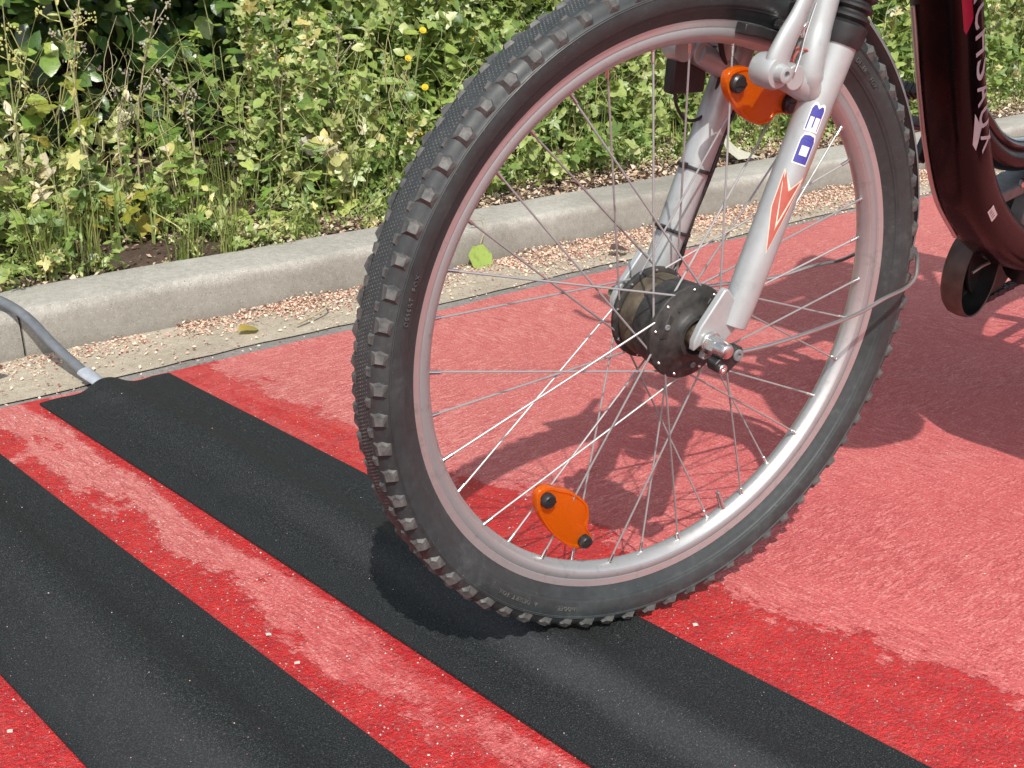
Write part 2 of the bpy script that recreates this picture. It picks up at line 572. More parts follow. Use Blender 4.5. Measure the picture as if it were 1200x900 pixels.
M_brown = plain('brown_guard_plastic', (.050, .030, .024), (.10, .064, .050), 60, (.35, .55))
M_stem = plain('plant_stem', (.14, .17, .055), (.27, .28, .12), 60, (.6, .8))
M_bark = plain('dark_bark', (.035, .027, .018), (.075, .056, .036), 60, (.8, .95))
M_dry = plain('dry_stalk', (.27, .22, .14), (.42, .36, .24), 60, (.75, .9))
M_seed = plain('seed_head', (.20, .19, .12), (.40, .38, .28), 200, (.8, .95))
M_budgreen = plain('flower_bud_cluster', (.32, .34, .10), (.50, .48, .20), 200, (.7, .9))
M_yellow = plain('yellow_petal', (.52, .36, .01), (.66, .48, .015), 200, (.6, .8))


def m_orange():
    t = NT('amber_reflector')
    v = t.n('ShaderNodeTexVoronoi'); v.inputs['Scale'].default_value = 760; t.l(t.P(), v.inputs['Vector'])
    col = t.ramp(v.outputs['Distance'], [(.1, (.85, .22, .004)), (.6, (.66, .13, .002))])
    t.set(col, .16, 0, t.bump(v.outputs['Distance'], .45, .0008), **{'Coat Weight': 1.0, 'Coat Roughness': .04})
    tr = t.n('ShaderNodeBsdfTranslucent'); tr.inputs[0].default_value = (.95, .30, .01, 1)
    mx = t.n('ShaderNodeMixShader'); mx.inputs[0].default_value = .55
    t.l(t.b.outputs[0], mx.inputs[1]); t.l(tr.outputs[0], mx.inputs[2]); t.l(mx.outputs[0], t.out.inputs[0])
    return t.m


M_amber = m_orange()
LEAF_DARK = [(0, (.022, .055, .016)), (.4, (.055, .120, .030)), (.7, (.17, .27, .052)), (1, (.33, .42, .09))]
LEAF_WEED = [(0, (.055, .120, .030)), (.3, (.160, .250, .060)), (.55, (.305, .385, .110)), (.78, (.46, .49, .22)), (.9, (.56, .50, .18)), (1, (.62, .56, .40))]
M_leafdark = m_leaf('glossy_dark_leaf', LEAF_DARK, .30, .16, True, .55)
M_leafdark_o = m_leaf('glossy_dark_leaf_single', LEAF_DARK, .30, .16, False, .55)
M_leafweed = m_leaf('weed_leaf', LEAF_WEED, .38, .24, True, .55)
M_leafweed_o = m_leaf('weed_leaf_single', [(0, (.15, .27, .05)), (.5, (.29, .40, .085)), (1, (.44, .50, .14))], .38, .26, False, .55)
M_leafyel_o = m_leaf('yellowing_leaf_single', [(0, (.25, .29, .05)), (.5, (.34, .33, .055)), (1, (.42, .33, .08))], .5, .36, False, .35)
M_grass = m_leaf('grass_blade', [(0, (.09, .15, .03)), (.5, (.18, .235, .06)), (.85, (.30, .31, .11)), (1, (.42, .38, .20))], .55, .3, True, .3)
M_petal = m_flakes('petal_litter', [(0, (.50, .27, .21)), (.3, (.66, .45, .34)), (.6, (.72, .56, .43)), (.8, (.58, .46, .32)), (.9, (.36, .07, .06)), (1, (.12, .07, .045))])
M_litter = m_flakes('leaf_litter', [(0, (.13, .085, .055)), (.35, (.27, .19, .125)), (.65, (.46, .36, .26)), (.88, (.60, .51, .40)), (1, (.32, .14, .07))])
M_grit = m_flakes('pale_grit', [(0, (.24, .08, .075)), (.45, (.42, .22, .20)), (.8, (.52, .38, .34)), (1, (.66, .60, .54))])

# ------------------------------------------------------------------ the setting
def sheet(name, x0, x1, y0, y1, z, mat, nx=1, ny=1, fz=None):
    xs = np.linspace(x0, x1, nx + 1); ys = np.linspace(y0, y1, ny + 1)
    gx, gy = np.meshgrid(xs, ys)
    gz = np.full_like(gx, z) if fz is None else fz(gx, gy)
    V = np.stack([gx.ravel(), gy.ravel(), gz.ravel()], 1)
    i = np.arange(nx * ny); r = i // nx; c = i % nx; a = r * (nx + 1) + c
    F = np.stack([a, a + 1, a + nx + 2, a + nx + 1], 1)
    return bulk(name, V, F, mat, None, 'structure', smooth=True)


sheet('ground', -150, 150, -150, 150, -0.03, M_asphalt)
# lane surface with a slightly wandering kerb-side edge
xs = np.linspace(-8, 16, 481)
ye = 1.888 + .006 * np.sin(xs * 3.1) + .004 * np.sin(xs * 11.3 + 1) + rng.normal(0, .0016, len(xs))
V = np.concatenate([np.stack([xs, np.full_like(xs, -8), np.zeros_like(xs)], 1), np.stack([xs, ye, np.zeros_like(xs)], 1)])
n = len(xs); i = np.arange(n - 1)
bulk('cycle_lane', V, np.stack([i, i + 1, i + n + 1, i + n], 1), M_lane, None, 'structure')
sheet('asphalt_seam', -8, 16, 1.85, 1.945, -0.004, M_seam)
ng = 480
ye2 = 1.922 + .005 * np.sin(np.linspace(-8, 16, ng + 1) * 7.3) + rng.normal(0, .0015, ng + 1)
xs = np.linspace(-8, 16, ng + 1)
V = np.concatenate([np.stack([xs, ye2, np.full_like(xs, -.001)], 1), np.stack([xs, np.full_like(xs, 2.115), np.full_like(xs, .006)], 1)])
i = np.arange(ng)
bulk('gutter', V, np.stack([i, i + 1, i + ng + 2, i + ng + 1], 1), M_gutter, None, 'structure')

# kerb: long cast stones, rounded top edge, joints recessed
kerb = MB().box((4, 2.185, 0.01), (12, .060, .060)).build('kerb', M_joint, None, kind='structure')
kprof = [(2.101, -.02), (2.102, .020), (2.105, .058), (2.108, .073), (2.112, .0805), (2.117, .0845), (2.125, .0862), (2.235, .0895), (2.246, .0885), (2.250, .084), (2.250, -.02)]
edges = [-3.6, -.9, .742, 3.55, 5.6, 7.9, 10.2, 12.6]
for a, b in zip(edges[:-1], edges[1:]):
    a += .0022; b -= .0022
    m = max(8, int((b - a) / .04))
    vs, fs = [], []
    L = len(kprof)
    for k in range(m + 1):
        x = a + (b - a) * k / m
        inset = .0035 if k in (0, m) else 0
        for y, z in kprof:
            w = .0014 * math.sin(x * 5 + z * 40) + .0009 * math.sin(x * 17 + y * 60)
            vs.append((x, y + (inset if y < 2.2 else -inset) + (w if y < 2.13 else 0), z - inset * (z > 0) + (w * .7 if y > 2.11 else 0)))
    for k in range(m):
        for q in range(L - 1):
            fs.append((k * L + q, k * L + q + 1, (k + 1) * L + q + 1, (k + 1) * L + q))
    fs.append(tuple(range(L))); fs.append(tuple(m * L + q for q in range(L)))
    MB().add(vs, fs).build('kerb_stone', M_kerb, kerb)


def soil_z(x, y):
    h = .074 + .012 * np.clip((y - 2.25) / .1, 0, 1) + .10 * np.clip((y - 2.4) / 1.2, 0, 1.5)
    h = h + .012 * np.sin(x * 4.1 + y * 3) * np.sin(y * 9 + x) * np.clip((y - 2.25) * 6, 0, 1)
    return h + .006 * np.sin(x * 23 + y * 7) * np.sin(y * 31 - x * 5) * np.clip((y - 2.25) * 8, 0, 1)


sheet('planted_bank', -3, 12, 2.246, 4.6, 0, M_soil, 500, 90, soil_z)
sheet('bank_beyond', -150, 150, 4.58, 150, .20, M_soil)


def SZ(x, y): return float(soil_z(np.float64(x), np.float64(y)))


# ------------------------------------------------------------------ rubber mats with the measuring tube hidden underneath
def mat_profile(x, x0, x1, xc, y):
    g = math.exp(-abs((x - xc) / .032) ** 2.4)
    sk = math.exp(-((x - xc - .05) / .022) ** 2)
    wav = .5 + .5 * math.sin(y * 2.3 + xc * 9)
    return .0048 + .0165 * g + .0016 * sk * wav + .0007 * math.sin(y * 9 + x * 40) * (x0 + .02 < x < x1 - .02)


def rubber_mat(x0, x1, xc, y0, y1, label):
    nx, ny = 44, 150
    vs, fs = [], []
    for j in range(ny + 1):
        y = y0 + (y1 - y0) * (j / ny)
        wob = .0012 * math.sin(y * 5 + x0 * 30)
        for i in range(nx + 1):
            x = x0 + (x1 - x0) * i / nx
            yy = y + (.0025 * math.sin(i * .35) if j == ny else 0)
            vs.append((x + wob, yy, mat_profile(x, x0, x1, xc, y)))
    k = len(vs)
    for j in range(ny + 1):
        y = y0 + (y1 - y0) * (j / ny)
        for i in (0, nx):
            x = x0 + (x1 - x0) * i / nx
            vs.append((x + .0012 * math.sin(y * 5 + x0 * 30), y, .0012))
    for j in range(ny):
        for i in range(nx):
            a = j * (nx + 1) + i
            fs.append((a, a + 1, a + nx + 2, a + nx + 1))
        a = j * (nx + 1); b = k + 2 * j
        fs.append((a, a + nx + 1, b + 2, b)); fs.append((a + nx, b + 1, b + 3, a + 2 * nx + 1))
    # the cut end: underside of the hump is open where the tube leaves
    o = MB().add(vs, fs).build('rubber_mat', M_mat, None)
    return tag(o, label, 'rubber mat', 'black mats laid across the red lane')


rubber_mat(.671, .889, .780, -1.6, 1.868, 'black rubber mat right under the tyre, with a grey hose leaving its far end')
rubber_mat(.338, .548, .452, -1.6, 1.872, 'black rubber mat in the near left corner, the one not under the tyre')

# grey hose coming out of the first mat and climbing over the kerb
hp = smoothpath([(.780, 1.60, .0085), (.776, 1.80, .0090), (.772, 1.865, .0105), (.764, 1.925, .024), (.750, 2.000, .054), (.737, 2.070, .088), (.715, 2.135, .108), (.680, 2.195, .119), (.62, 2.245, .126), (.50, 2.30, .128), (.36, 2.34, .118)], 8)
t = thing('grey_hose', (.77, 1.87, 0), 'grey rubber hose arching from the end of the mat over the kerb', 'hose')
k = len(hp)
rr = [.0055 + .0026 * min(1, max(0, (i - 14) / 12)) for i in range(k)]
MB().tube(hp, rr, 16, True, (1.15, .85)).build('hose_tube', M_hose, t)
hp2 = [p + Vector((.0040, .0020, -.0055)) for p in hp[16:]]
MB().tube(hp2, [r * .55 for r in rr[16:]], 12).build('inner_tube', M_hose, t)
MB().tube([p + Vector((0, 0, .001)) for p in hp[11:24]], [r * 1.22 for r in rr[11:24]], 16, True, (1.5, .82)).build('tape_wrap', M_tape, t, label='pale grey tape where the hose enters the mat')

# ------------------------------------------------------------------ bicycle
# wheel frame: X forward along the wheel, Y out of its near (left) side, Z up in its own plane; the bicycle leans a little to the near side
fw = Vector((-.9896, .1442, 0.0)); nw = Vector((-.1435, -.9849, -.0973)); wu = Vector((-.0140, -.0963, .9953))
cw = Vector((.8928, .7905, .3354))
MW = Matrix(((fw.x, nw.x, wu.x, cw.x), (fw.y, nw.y, wu.y, cw.y), (fw.z, nw.z, wu.z, cw.z), (0, 0, 0, 1)))
lean = math.radians(5.6)
P0 = Vector((1.0461, .7328, .6937))
MF = Matrix(((-1, 0, 0, P0.x), (0, -math.cos(lean), -math.sin(lean), P0.y), (0, -math.sin(lean), math.cos(lean), P0.z), (0, 0, 0, 1)))
bike = thing('bicycle', (.898, .823, 0), 'electric bicycle with silver suspension fork and dark red frame, front tyre on a black mat', 'bicycle')

# tyre: revolved section, ridges on the side wall
half = [(.0110, .2790), (.0128, .2850), (.0158, .2885), (.0186, .2930), (.0198, .2950), (.0206, .2954), (.0212, .2970), (.0219, .2975), (.0226, .2992), (.0244, .3040), (.0249, .3075),
        (.0249, .3110), (.0248, .3124), (.0254, .3131), (.0247, .3139), (.0252, .3146), (.0242, .3154), (.0232, .3180), (.0208, .3222), (.0175, .3252), (.0120, .3272), (.0060, .3280)]
prof = [(o, r) for o, r in half] + [(0, .3283)] + [(-o, r) for o, r in reversed(half)]


def tyre(parent, MWH, knobs=True):
    ty = MB(MWH).ring(prof, 192).build('tyre', M_rubber, parent)
    # fine knurled centre strip: one small pyramid per stud, joined (too small to pick apart)
    vs, fs = [], []
    NP = 560
    rows = [-.0096, -.0064, -.0032, 0, .0032, .0064, .0096]
    for i in range(NP):
        for j, o in enumerate(rows):
            q = 2 * PI * (i + (j % 2) * .5) / NP
            da = 2 * PI / NP * .47; do = .0015; r0 = .3277; r1 = .3289
            k = len(vs)
            for dq, dO, r in ((-da, 0, r0), (0, do * 1.15, r0), (da, 0, r0), (0, -do * 1.15, r0), (-da * .28, 0, r1), (0, do * .32, r1), (da * .28, 0, r1), (0, -do * .32, r1)):
                rr_ = r - abs(o) * .10
                vs.append(MWH @ Vector((rr_ * math.cos(q + dq), o + dO, rr_ * math.sin(q + dq))))
            fs += [(k, k + 1, k + 5, k + 4), (k + 1, k + 2, k + 6, k + 5), (k + 2, k + 3, k + 7, k + 6), (k + 3, k, k + 4, k + 7), (k + 4, k + 5, k + 6, k + 7)]
    bulk('tread_knurling', vs, fs, M_knob, ty, 'stuff')
    if not knobs: return ty
    # large shoulder knob: house-shaped, bevelled top; small ridge knob further in
    poly = [(-.0062, -.0058), (.0040, -.0066), (.0072, .0000), (.0040, .0066), (-.0062, .0058)]
    top = [(-.0038, -.0030), (.0022, -.0036), (.0042, .0004), (.0022, .0036), (-.0038, .0034)]
    poly = [(x * 1.42, y * 1.38) for x, y in poly]; top = [(x * 1.30, y * 1.18) for x, y in top]
    vs = [(x, y, -.0015) for x, y in poly] + [(x + .0012, y, .0041 + .0017 * (x < 0)) for x, y in top]
    fs = [(5, 6, 7, 8, 9)] + [(k, (k + 1) % 5, 5 + (k + 1) % 5, 5 + k) for k in range(5)]
    big = MB().add(vs, fs).mesh('tread_knob', M_knob, False)
    vs = [(-.0052, -.0032, -.001), (.0058, -.0042, -.001), (.0066, .0036, -.001), (-.0052, .0026, -.001), (-.0030, -.0012, .0030), (.0038, -.0022, .0034), (.0040, .0016, .0034), (-.0030, .0010, .0030)]
    fs = [(4, 5, 6, 7), (0, 1, 5, 4), (1, 2, 6, 5), (2, 3, 7, 6), (3, 0, 4, 7)]
    small = MB().add(vs, fs).mesh('tread_knob', M_knob, False)
    for side in (1, -1):
        for i in range(72):
            for me, o, r, tilt, ph, sc in ((big, .0197, .3215, 52, 0.0, 1.0), (small, .0122, .3268, 20, .5, 1.0)):
                q = math.radians(5 * (i + ph) + (-.4 if side == 1 else 2.0))
                er = Vector((math.cos(q), 0, math.sin(q))); et = Vector((-math.sin(q), 0, math.cos(q))); eo = Vector((0, 1, 0))
                tl = math.radians(tilt) * side
                nrm = er * math.cos(tl) + eo * math.sin(tl)
                lat = eo * math.cos(tl) - er * math.sin(tl)
                X = et * 1.0
                Y = lat * side
                sc = sc * random.uniform(.86, 1.08); q += random.uniform(-.006, .006)
                M = Matrix(((X.x * sc, Y.x * sc, nrm.x * sc, 0), (X.y * sc, Y.y * sc, nrm.y * sc, 0), (X.z * sc, Y.z * sc, nrm.z * sc, 0), (0, 0, 0, 1)))
                M.translation = er * (r - random.uniform(0, .0009)) + eo * (o * side)
                ob = bpy.data.objects.new('tread_knob', me)
                link(ob, ty, MWH @ M)
    return ty


front_tyre = tyre(bike, MW)


# raised side-wall lettering, curved along the tyre
def arc_text(txt, size, ang, r, parent, o0=.0247, extrude=.0008):
    me = text2d(txt, size, 0, extrude, 1.25)
    a0 = math.radians(ang)

    def f(v):
        q = a0 + v.x / r            # text runs clockwise as seen from the near side
        rr_ = r + v.y
        k = np.interp(rr_, [.2930, .2975, .3040, .3075, .3125], [.0186, .0219, .0244, .0249, .0250])
        p = Vector((rr_ * math.cos(q), k + v.z + .0002, rr_ * math.sin(q)))
        return MW @ p
    return warp(me, f, 'lettering', M_knob, parent, .004)


# near side seen from +Y: forward (+X) is to the left, so increasing angle runs clockwise in view
for txt, a in (('DESERT  FOX', 131), ('A  DESERT  FOX', -56), ('INDDEE', -69), ('DESERT  FOX', 14)):
    arc_text(txt, .0062, a, .3042, front_tyre)

# rim
rimp = [(-.0118, .2790), (-.0128, .2852), (-.0116, .2860), (-.0104, .2846), (-.0106, .2835), (-.0116, .2830), (-.0118, .2790), (-.0112, .2775), (-.0117, .2760), (-.0119, .2725), (-.0105, .2692), (-.0085, .2672), (-.0045, .2640), (0, .2628)]
rimp = rimp + [(-o, r) for o, r in reversed(rimp[:-1])]
rim = MB(MW).ring(rimp, 192)
nf_ = len(rimp) - 1
rim.mi = [1 if (k % nf_) in (4, 5, 6, 7, 8, 9, nf_ - 10, nf_ - 9, nf_ - 8, nf_ - 7, nf_ - 6, nf_ - 5) else 0 for k in range(len(rim.f))]
rim = rim.build('wheel_rim', [M_rim, M_track], bike)
# valve
va = math.radians(244.9)
vd = Vector((math.cos(va), 0, math.sin(va)))
MB(MW).lathe([(0, .0036), (.002, .0036), (.003, .0030), (.018, .0030), (.019, .0024), (.0245, .0024), (.0255, .0018)], vd * .2645, -vd, 14).build('valve', M_steel, rim)

# spokes: near flange takes every other hole; leading and trailing spokes cross
RF = {1: (.0330, .0425), -1: (-.0235, .0420)}
for k in range(36):
    a = 10 * k - .8
    if k % 2 == 0:
        side = 1; lead = (k // 2) % 2 == 1
        hang = a + (47 if lead else -65)
    else:
        side = -1; lead = (k // 2) % 2 == 0
        hang = a + (52 if lead else -50)
    o_f, r_f = RF[side]
    out = .0026 if lead else -.0010
    ha, ra = math.radians(hang), math.radians(a)
    h = Vector((r_f * math.cos(ha), o_f + out * side, r_f * math.sin(ha)))
    e = Vector((.2635 * math.cos(ra), .0028 * side, .2635 * math.sin(ra)))
    d = (e - h).normalized()
    head = h + Vector((0, -side * .004 if lead else side * .004, 0)) - d * .001
    sp = MB(MW).tube([head, h - d * .0002, h + d * .004, h + d * .1, e], [.00108, .00108, .00108, .00103, .00103], 8).build('spoke', M_spoke, rim)
    nb = Vector((.2660 * math.cos(ra), .0027 * side, .2660 * math.sin(ra)))
    MB(MW).lathe([(0, .0026), (.003, .0024), (.0035, .0018), (.0125, .0017), (.0130, .0011)], nb, -d, 10).build('spoke_nipple', M_steel, rim)

# hub motor
hub = MB(MW)
ax = Vector((0, 1, 0))
hub.lathe([(-.0265, .0200), (-.0265, .0455), (-.0250, .0466), (-.0215, .0466), (-.0205, .0450), (-.0200, .0390)], (0, 0, 0), ax, 64)
hub.lathe([(.0010, .0385), (.0030, .0428), (.0100, .0440), (.0200, .0446), (.0270, .0450), (.0300, .0466), (.0325, .0474), (.0350, .0470), (.0362, .0456), (.0368, .0400), (.0385, .0380), (.0400, .0310), (.0430, .0238), (.0455, .0222), (.0490, .0210), (.0500, .0178), (.0470, .0165), (.0440, .0150)], (0, 0, 0), ax, 64)
hub = hub.build('hub_motor', M_hub, bike)
MB(MW).lathe([(-.0205, .0400), (-.0180, .0422), (-.0060, .0424), (-.0030, .0412), (.0012, .0396), (.0022, .0360)], (0, 0, 0), ax, 64).build('hub_drum', M_dusty, hub)
MB(MW).lathe([(-.075, .0050), (-.062, .0050), (-.062, .0085), (-.046, .0085), (-.046, .014), (-.026, .019)], (0, 0, 0), ax, 32).build('axle', M_rust, hub)
MB(MW).lathe([(.040, .0128), (.050, .0128), (.0505, .0118), (.0590, .0112), (.0590, .0050), (.070, .0050)], (0, 0, 0), ax, 32).build('axle', M_rust, hub)
for k in range(9):
    for side, off in ((1, .0366), (-1, -.0268)):
        q = math.radians(40 * k + 7 + (10 if side < 0 else 0) + random.uniform(-4, 4))
        c = Vector((.0425 * math.cos(q), off - .0012 * side, .0425 * math.sin(q)))
        MB(MW).lathe([(0, .0019), (.0014, .0019), (.0024, .0010)], c, ax * side, 8).build('rivet', M_steel, hub)
# far-side rivets also show on the inner face of the far flange
for k in range(9):
    q = math.radians(40 * k + 12 + random.uniform(-4, 4))
    MB(MW).lathe([(0, .0017), (.0014, .0015), (.0018, .0008)], Vector((.0440 * math.cos(q), -.0206, .0440 * math.sin(q))), ax, 8).build('rivet', M_steel, hub)
# flat cast pads and screws give the cover its angular look
for q0 in (.35, 2.45, 4.55):
    pp = [(.0255, -.42), (.0385, -.34), (.0385, .34), (.0255, .42)]
    poly = [(r * math.cos(q0 + a_), r * math.sin(q0 + a_)) for r, a_ in pp]
    MB(MW).prism(poly, .0362, .0402, lambda x, y, z: (x, z, y)).build('cover_pad', M_hub, hub, bevel=.0012)
    MB(MW).lathe([(.0400, .0030), (.0412, .0030), (.0416, .0018), (.0408, .0016)], (.0335 * math.cos(q0), 0, .0335 * math.sin(q0)), ax, 12).build('cover_screw', M_grey, hub)
# curved raised rib on the near cover
MB(MW).tube([Vector((.031 * math.cos(q), .0400 - .0006 * k, .031 * math.sin(q))) for k, q in enumerate(np.linspace(.9, 1.9, 9))], .0014, 6).build('cover_rib', M_hub, hub)

# fork
LA = Vector((-.030, .06, .0105)); LB = Vector((-.1167, .06, .2698))
lu = (LB - LA).normalized(); LL = (LB - LA).length
le1 = Vector((0, 1, 0)); le2 = le1.cross(lu) * -1
if le2.x > 0: le2 = -le2                           # points backwards
fork = MB(MW)
mir = lambda p, s: Vector((p[0], p[1] * s, p[2]))
for s in (1, -1):
    rr_ = [.0138, .0150, .0155, .0158, .0162, .0170, .0172]
    ts = [.0, .02, .06, .14, .22, .262, .2734]
    fork.tube([mir(LA + lu * q, s) for q in ts], rr_, 32, True)
fork = fork.build('fork', M_fork, bike, bevel=.0012)
for s in (1, -1):
    pl = [(-.0115, .0500), (-.0160, .0505), (-.0250, .0400), (-.0380, .0150), (-.0260, .0030), (-.0140, -.0060), (-.0050, -.0150), (.0030, -.0170), (.0060, -.0160), (.0035, -.0070), (.0060, -.0035), (.0120, -.0020), (.0185, -.0060), (.0190, .0040), (.0130, .0170)]
    MB(MW).prism(pl, .0575 * s, .0655 * s, lambda x, y, z: (x, z, y)).build('dropout', M_fork, fork, bevel=.0016, seg=3)
    # lower brace that arches over the tyre, and the brake boss web
    br = smoothpath([(-.1020, .0575 * s, .2150), (-.0850, .0590 * s, .2330), (-.0850, .0570 * s, .2560), (-.0930, .0530 * s, .2850), (-.1000, .0500 * s, .3150), (-.1040, .0430 * s, .3420), (-.1060, .0250 * s, .3600), (-.1065, 0, .3660)], 5)
    MB(MW).tube(br, [.0130] * 6 + [.0150] * 8 + [.0145] * (len(br) - 14), 20, True, (1.0, .92)).build('fork_brace', M_fork, fork)
    MB(MW).prism([(-.1080, .2280), (-.0720, .2260), (-.0790, .2620), (-.1000, .2640), (-.1200, .2600)], .0500 * s, .0640 * s, lambda x, y, z: (x, z, y)).build('brace_web', M_fork, fork, bevel=.004, seg=3)
    MB(MW).lathe([(.0, .0115), (.012, .0120), (.022, .0112)], (-.0560, .050 * s, .2420), (0, s, 0), 24).build('brake_boss', M_fork, fork, bevel=.001)
    MB(MW).tube([(-.0980, .056 * s, .2240), (-.0760, .057 * s, .2330), (-.0540, .0575 * s, .2420)], [.0135, .0125, .0115], 18).build('boss_arm', M_fork, fork)
    # stanchion and rubber gaiter
    st0 = LA + lu * LL
    MB(MW).tube([mir(st0, s), mir(st0 + lu * .16, s)], .0130, 24).build('stanchion', M_steel, fork)
    gp = [(-.004, .0190), (.003, .0208), (.014, .0208), (.016, .0175)]
    for q in range(8):
        z = .016 + q * .0095
        gp += [(z + .0012, .0160), (z + .0040, .0196), (z + .0062, .0196), (z + .0090, .0160)]
    MB(MW).lathe([(d, r) for d, r in gp], mir(st0, s), lu, 32).build('gaiter', M_black, fork)
    # weld scar / chipped bead under the brace
crown = MB(MW)
ct = LA + lu * (LL + .16)
crown.tube([mir(ct, 1), Vector((ct.x - .004, 0, ct.z + .012)), mir(ct, -1)], [.022, .026, .022], 20)
crown.tube([Vector((ct.x, 0, ct.z)), Vector((ct.x, 0, ct.z)) + lu * .33], .0145, 20)
crown.build('fork_crown', M_fork, fork)

# decals on the near leg
LR = .0160


def onleg(s_, arc, h=.00035):
    r = float(np.interp(s_, [0, .02, .06, .14, .22, .262], [.0138, .0150, .0155, .0158, .0162, .0170])) + h
    q = arc / LR
    return MW @ (LA + lu * s_ + le1 * (r * math.cos(q)) + le2 * (r * math.sin(q)))


def A(deg): return math.radians(deg) * LR


def legpoly(pts, mat, h, name='decal'):
    return warp(flatpoly([(A(d), s_) for s_, d in pts]), lambda v: onleg(v.y, v.x, h), name, mat, fork, .0022)


def legglyph(ch, s_mid, d_mid, hgt, wid, mat, h, bold=0.0):
    """letter turned a quarter to the left: it reads up the leg; hgt along the arc, wid along the leg"""
    me = text2d(ch, 1.0, bold)
    xs_ = [v.co.x for v in me.vertices]; ys_ = [v.co.y for v in me.vertices]
    x0, x1, y0, y1 = min(xs_), max(xs_), min(ys_), max(ys_)
    for v in me.vertices:
        u_ = (v.co.x - x0) / (x1 - x0) - .5; w_ = (v.co.y - y0) / (y1 - y0) - .5
        v.co = (w_ * hgt, u_ * wid, 0)
    return warp(me, lambda v: onleg(s_mid + v.y, A(d_mid) - v.x, h), 'lettering', mat, fork, .0022)


# block letters: a D and a 3, each turned a quarter to the left
legpoly([(.1592, -54), (.1592, -2), (.1830, -2), (.1880, -9), (.1892, -28), (.1880, -46), (.1830, -54)], M_white, .0003)
legpoly([(.1606, -51), (.1606, -5), (.1810, -5), (.1858, -11), (.1868, -28), (.1858, -45), (.1810, -51)], M_blue, .0005, 'lettering')
legpoly([(.1676, -41), (.1676, -15), (.1765, -15), (.1765, -41)], M_white, .0008)
legpoly([(.1898, -55), (.1898, -8), (.2110, -8), (.2152, -14), (.2158, -22), (.2135, -31), (.2160, -40), (.2158, -49), (.2115, -55)], M_white, .0003)
legpoly([(.2030, -52), (.2030, -12), (.2100, -12), (.2130, -17), (.2132, -23), (.2105, -31), (.2136, -40), (.2132, -47), (.2100, -52)], M_blue, .0005, 'lettering')
legpoly([(.1910, -52), (.1910, -47.5), (.2040, -47.5), (.2040, -52)], M_blue, .0005, 'lettering')
legpoly([(.1935, -34.5), (.1935, -30), (.2040, -30), (.2040, -34.5)], M_blue, .0005, 'lettering')
legpoly([(.1910, -14.5), (.1910, -12), (.2040, -12), (.2040, -14.5)], M_blue, .0005, 'lettering')
legpoly([(.1530, -66), (.1370, -25), (.1520, 14), (.0740, -25), (.1160, -64), (.1410, -66)], M_cream, .0003)
legpoly([(.1500, -63.5), (.1200, -29), (.0960, -27), (.1000, -25), (.1480, 9), (.0765, -25), (.1165, -61), (.1385, -63)], M_red, .0005)
legpoly([(.1420, -59), (.0985, -27), (.1465, 6), (.1330, -20), (.1050, -28), (.1360, -50)], M_cream, .0006)
legpoly([(.1505, -58), (.1340, -29), (.1450, 0), (.1050, -27), (.1270, -46), (.1400, -55)], M_red, .0007)
legpoly([(.2260, 28), (.2240, 36), (.1800, 24), (.1440, 12), (.1440, 6), (.1800, 17)], M_orange, .0004)
legpoly([(.2260, 36), (.2240, 40), (.1800, 29), (.1440, 17), (.1440, 13), (.1800, 25)], M_red, .0005)

# axle nut, washer, cap
nut = MB(MW)
nut.lathe([(.0660, .0112), (.0685, .0112), (.0690, .0100)], (0, 0, 0), ax, 40)
nut.lathe([(.0690, .0098), (.0700, .0102), (.0790, .0090)], (0, 0, 0), ax, 6)
nut.lathe([(.0785, .0084), (.0880, .0080), (.0915, .0066), (.0930, .0035)], (0, 0, 0), ax, 24)
nut.build('axle_nut', M_steel, fork, bevel=.0004)
MB(MW).lathe([(-.0660, .0112), (-.0690, .0100), (-.0800, .0095), (-.0850, .006)], (0, 0, 0), ax, 24).build('axle_nut', M_steel, fork)

# clamp for the mudguard stay
cl = MB(MW).prism([(.0100, -.0120), (.0080, -.0200), (-.0010, -.0245), (-.0080, -.0235), (-.0230, -.0130), (-.0250, -.0070), (-.0220, -.0005), (-.0150, .0010), (-.0060, -.0040), (.0020, -.0060)], .0740, .0870, lambda x, y, z: (x, z, y)).build('stay_clamp', M_black, fork, bevel=.0016, seg=3)
for (x, y, r) in ((-.0165, -.0072, .0058), (.0005, -.0180, .0048)):
    MB(MW).lathe([(.0865, r), (.0885, r), (.0892, r * .86), (.0892, r * .42), (.0876, r * .40)], (x, 0, y), ax, 24).build('clamp_screw', M_steel if r < .005 else M_grey, cl)

# mudguard: curved blade behind the tyre with wire stay
gm = MB(MW)
pts = []
GA = np.linspace(math.radians(80), math.radians(178), 60)
sec = [(-.030, -.0035), (-.024, 0), (-.012, .003), (0, .004), (.012, .003), (.024, 0), (.030, -.0035)]
vs, fs = [], []
for th_ in (0, .0016):
    for q in GA:
        R_ = float(np.interp(math.degrees(q), [80, 120, 150, 170, 178], [.358, .3445, .3400, .3395, .3400])) + th_
        wsc = float(np.interp(math.degrees(q), [80, 130, 168, 178], [.85, .56, .46, .25]))
        for o, dr in sec:
            vs.append(((R_ + dr) * math.cos(q), o * wsc, (R_ + dr) * math.sin(q)))
nS, nA = len(sec), len(GA)
for lay in (0, 1):
    b0 = lay * nS * nA
    for i in range(nA - 1):
        for k in range(nS - 1):
            fs.append((b0 + i * nS + k, b0 + i * nS + k + 1, b0 + (i + 1) * nS + k + 1, b0 + (i + 1) * nS + k))
for i in range(nA - 1):
    for k in (0, nS - 1):
        fs.append((i * nS + k, (i + 1) * nS + k, nS * nA + (i + 1) * nS + k, nS * nA + i * nS + k))
for k in range(nS - 1):
    for i in (0, nA - 1):
        fs.append((i * nS + k, i * nS + k + 1, nS * nA + i * nS + k + 1, nS * nA + i * nS + k))
gm.add(vs, fs)
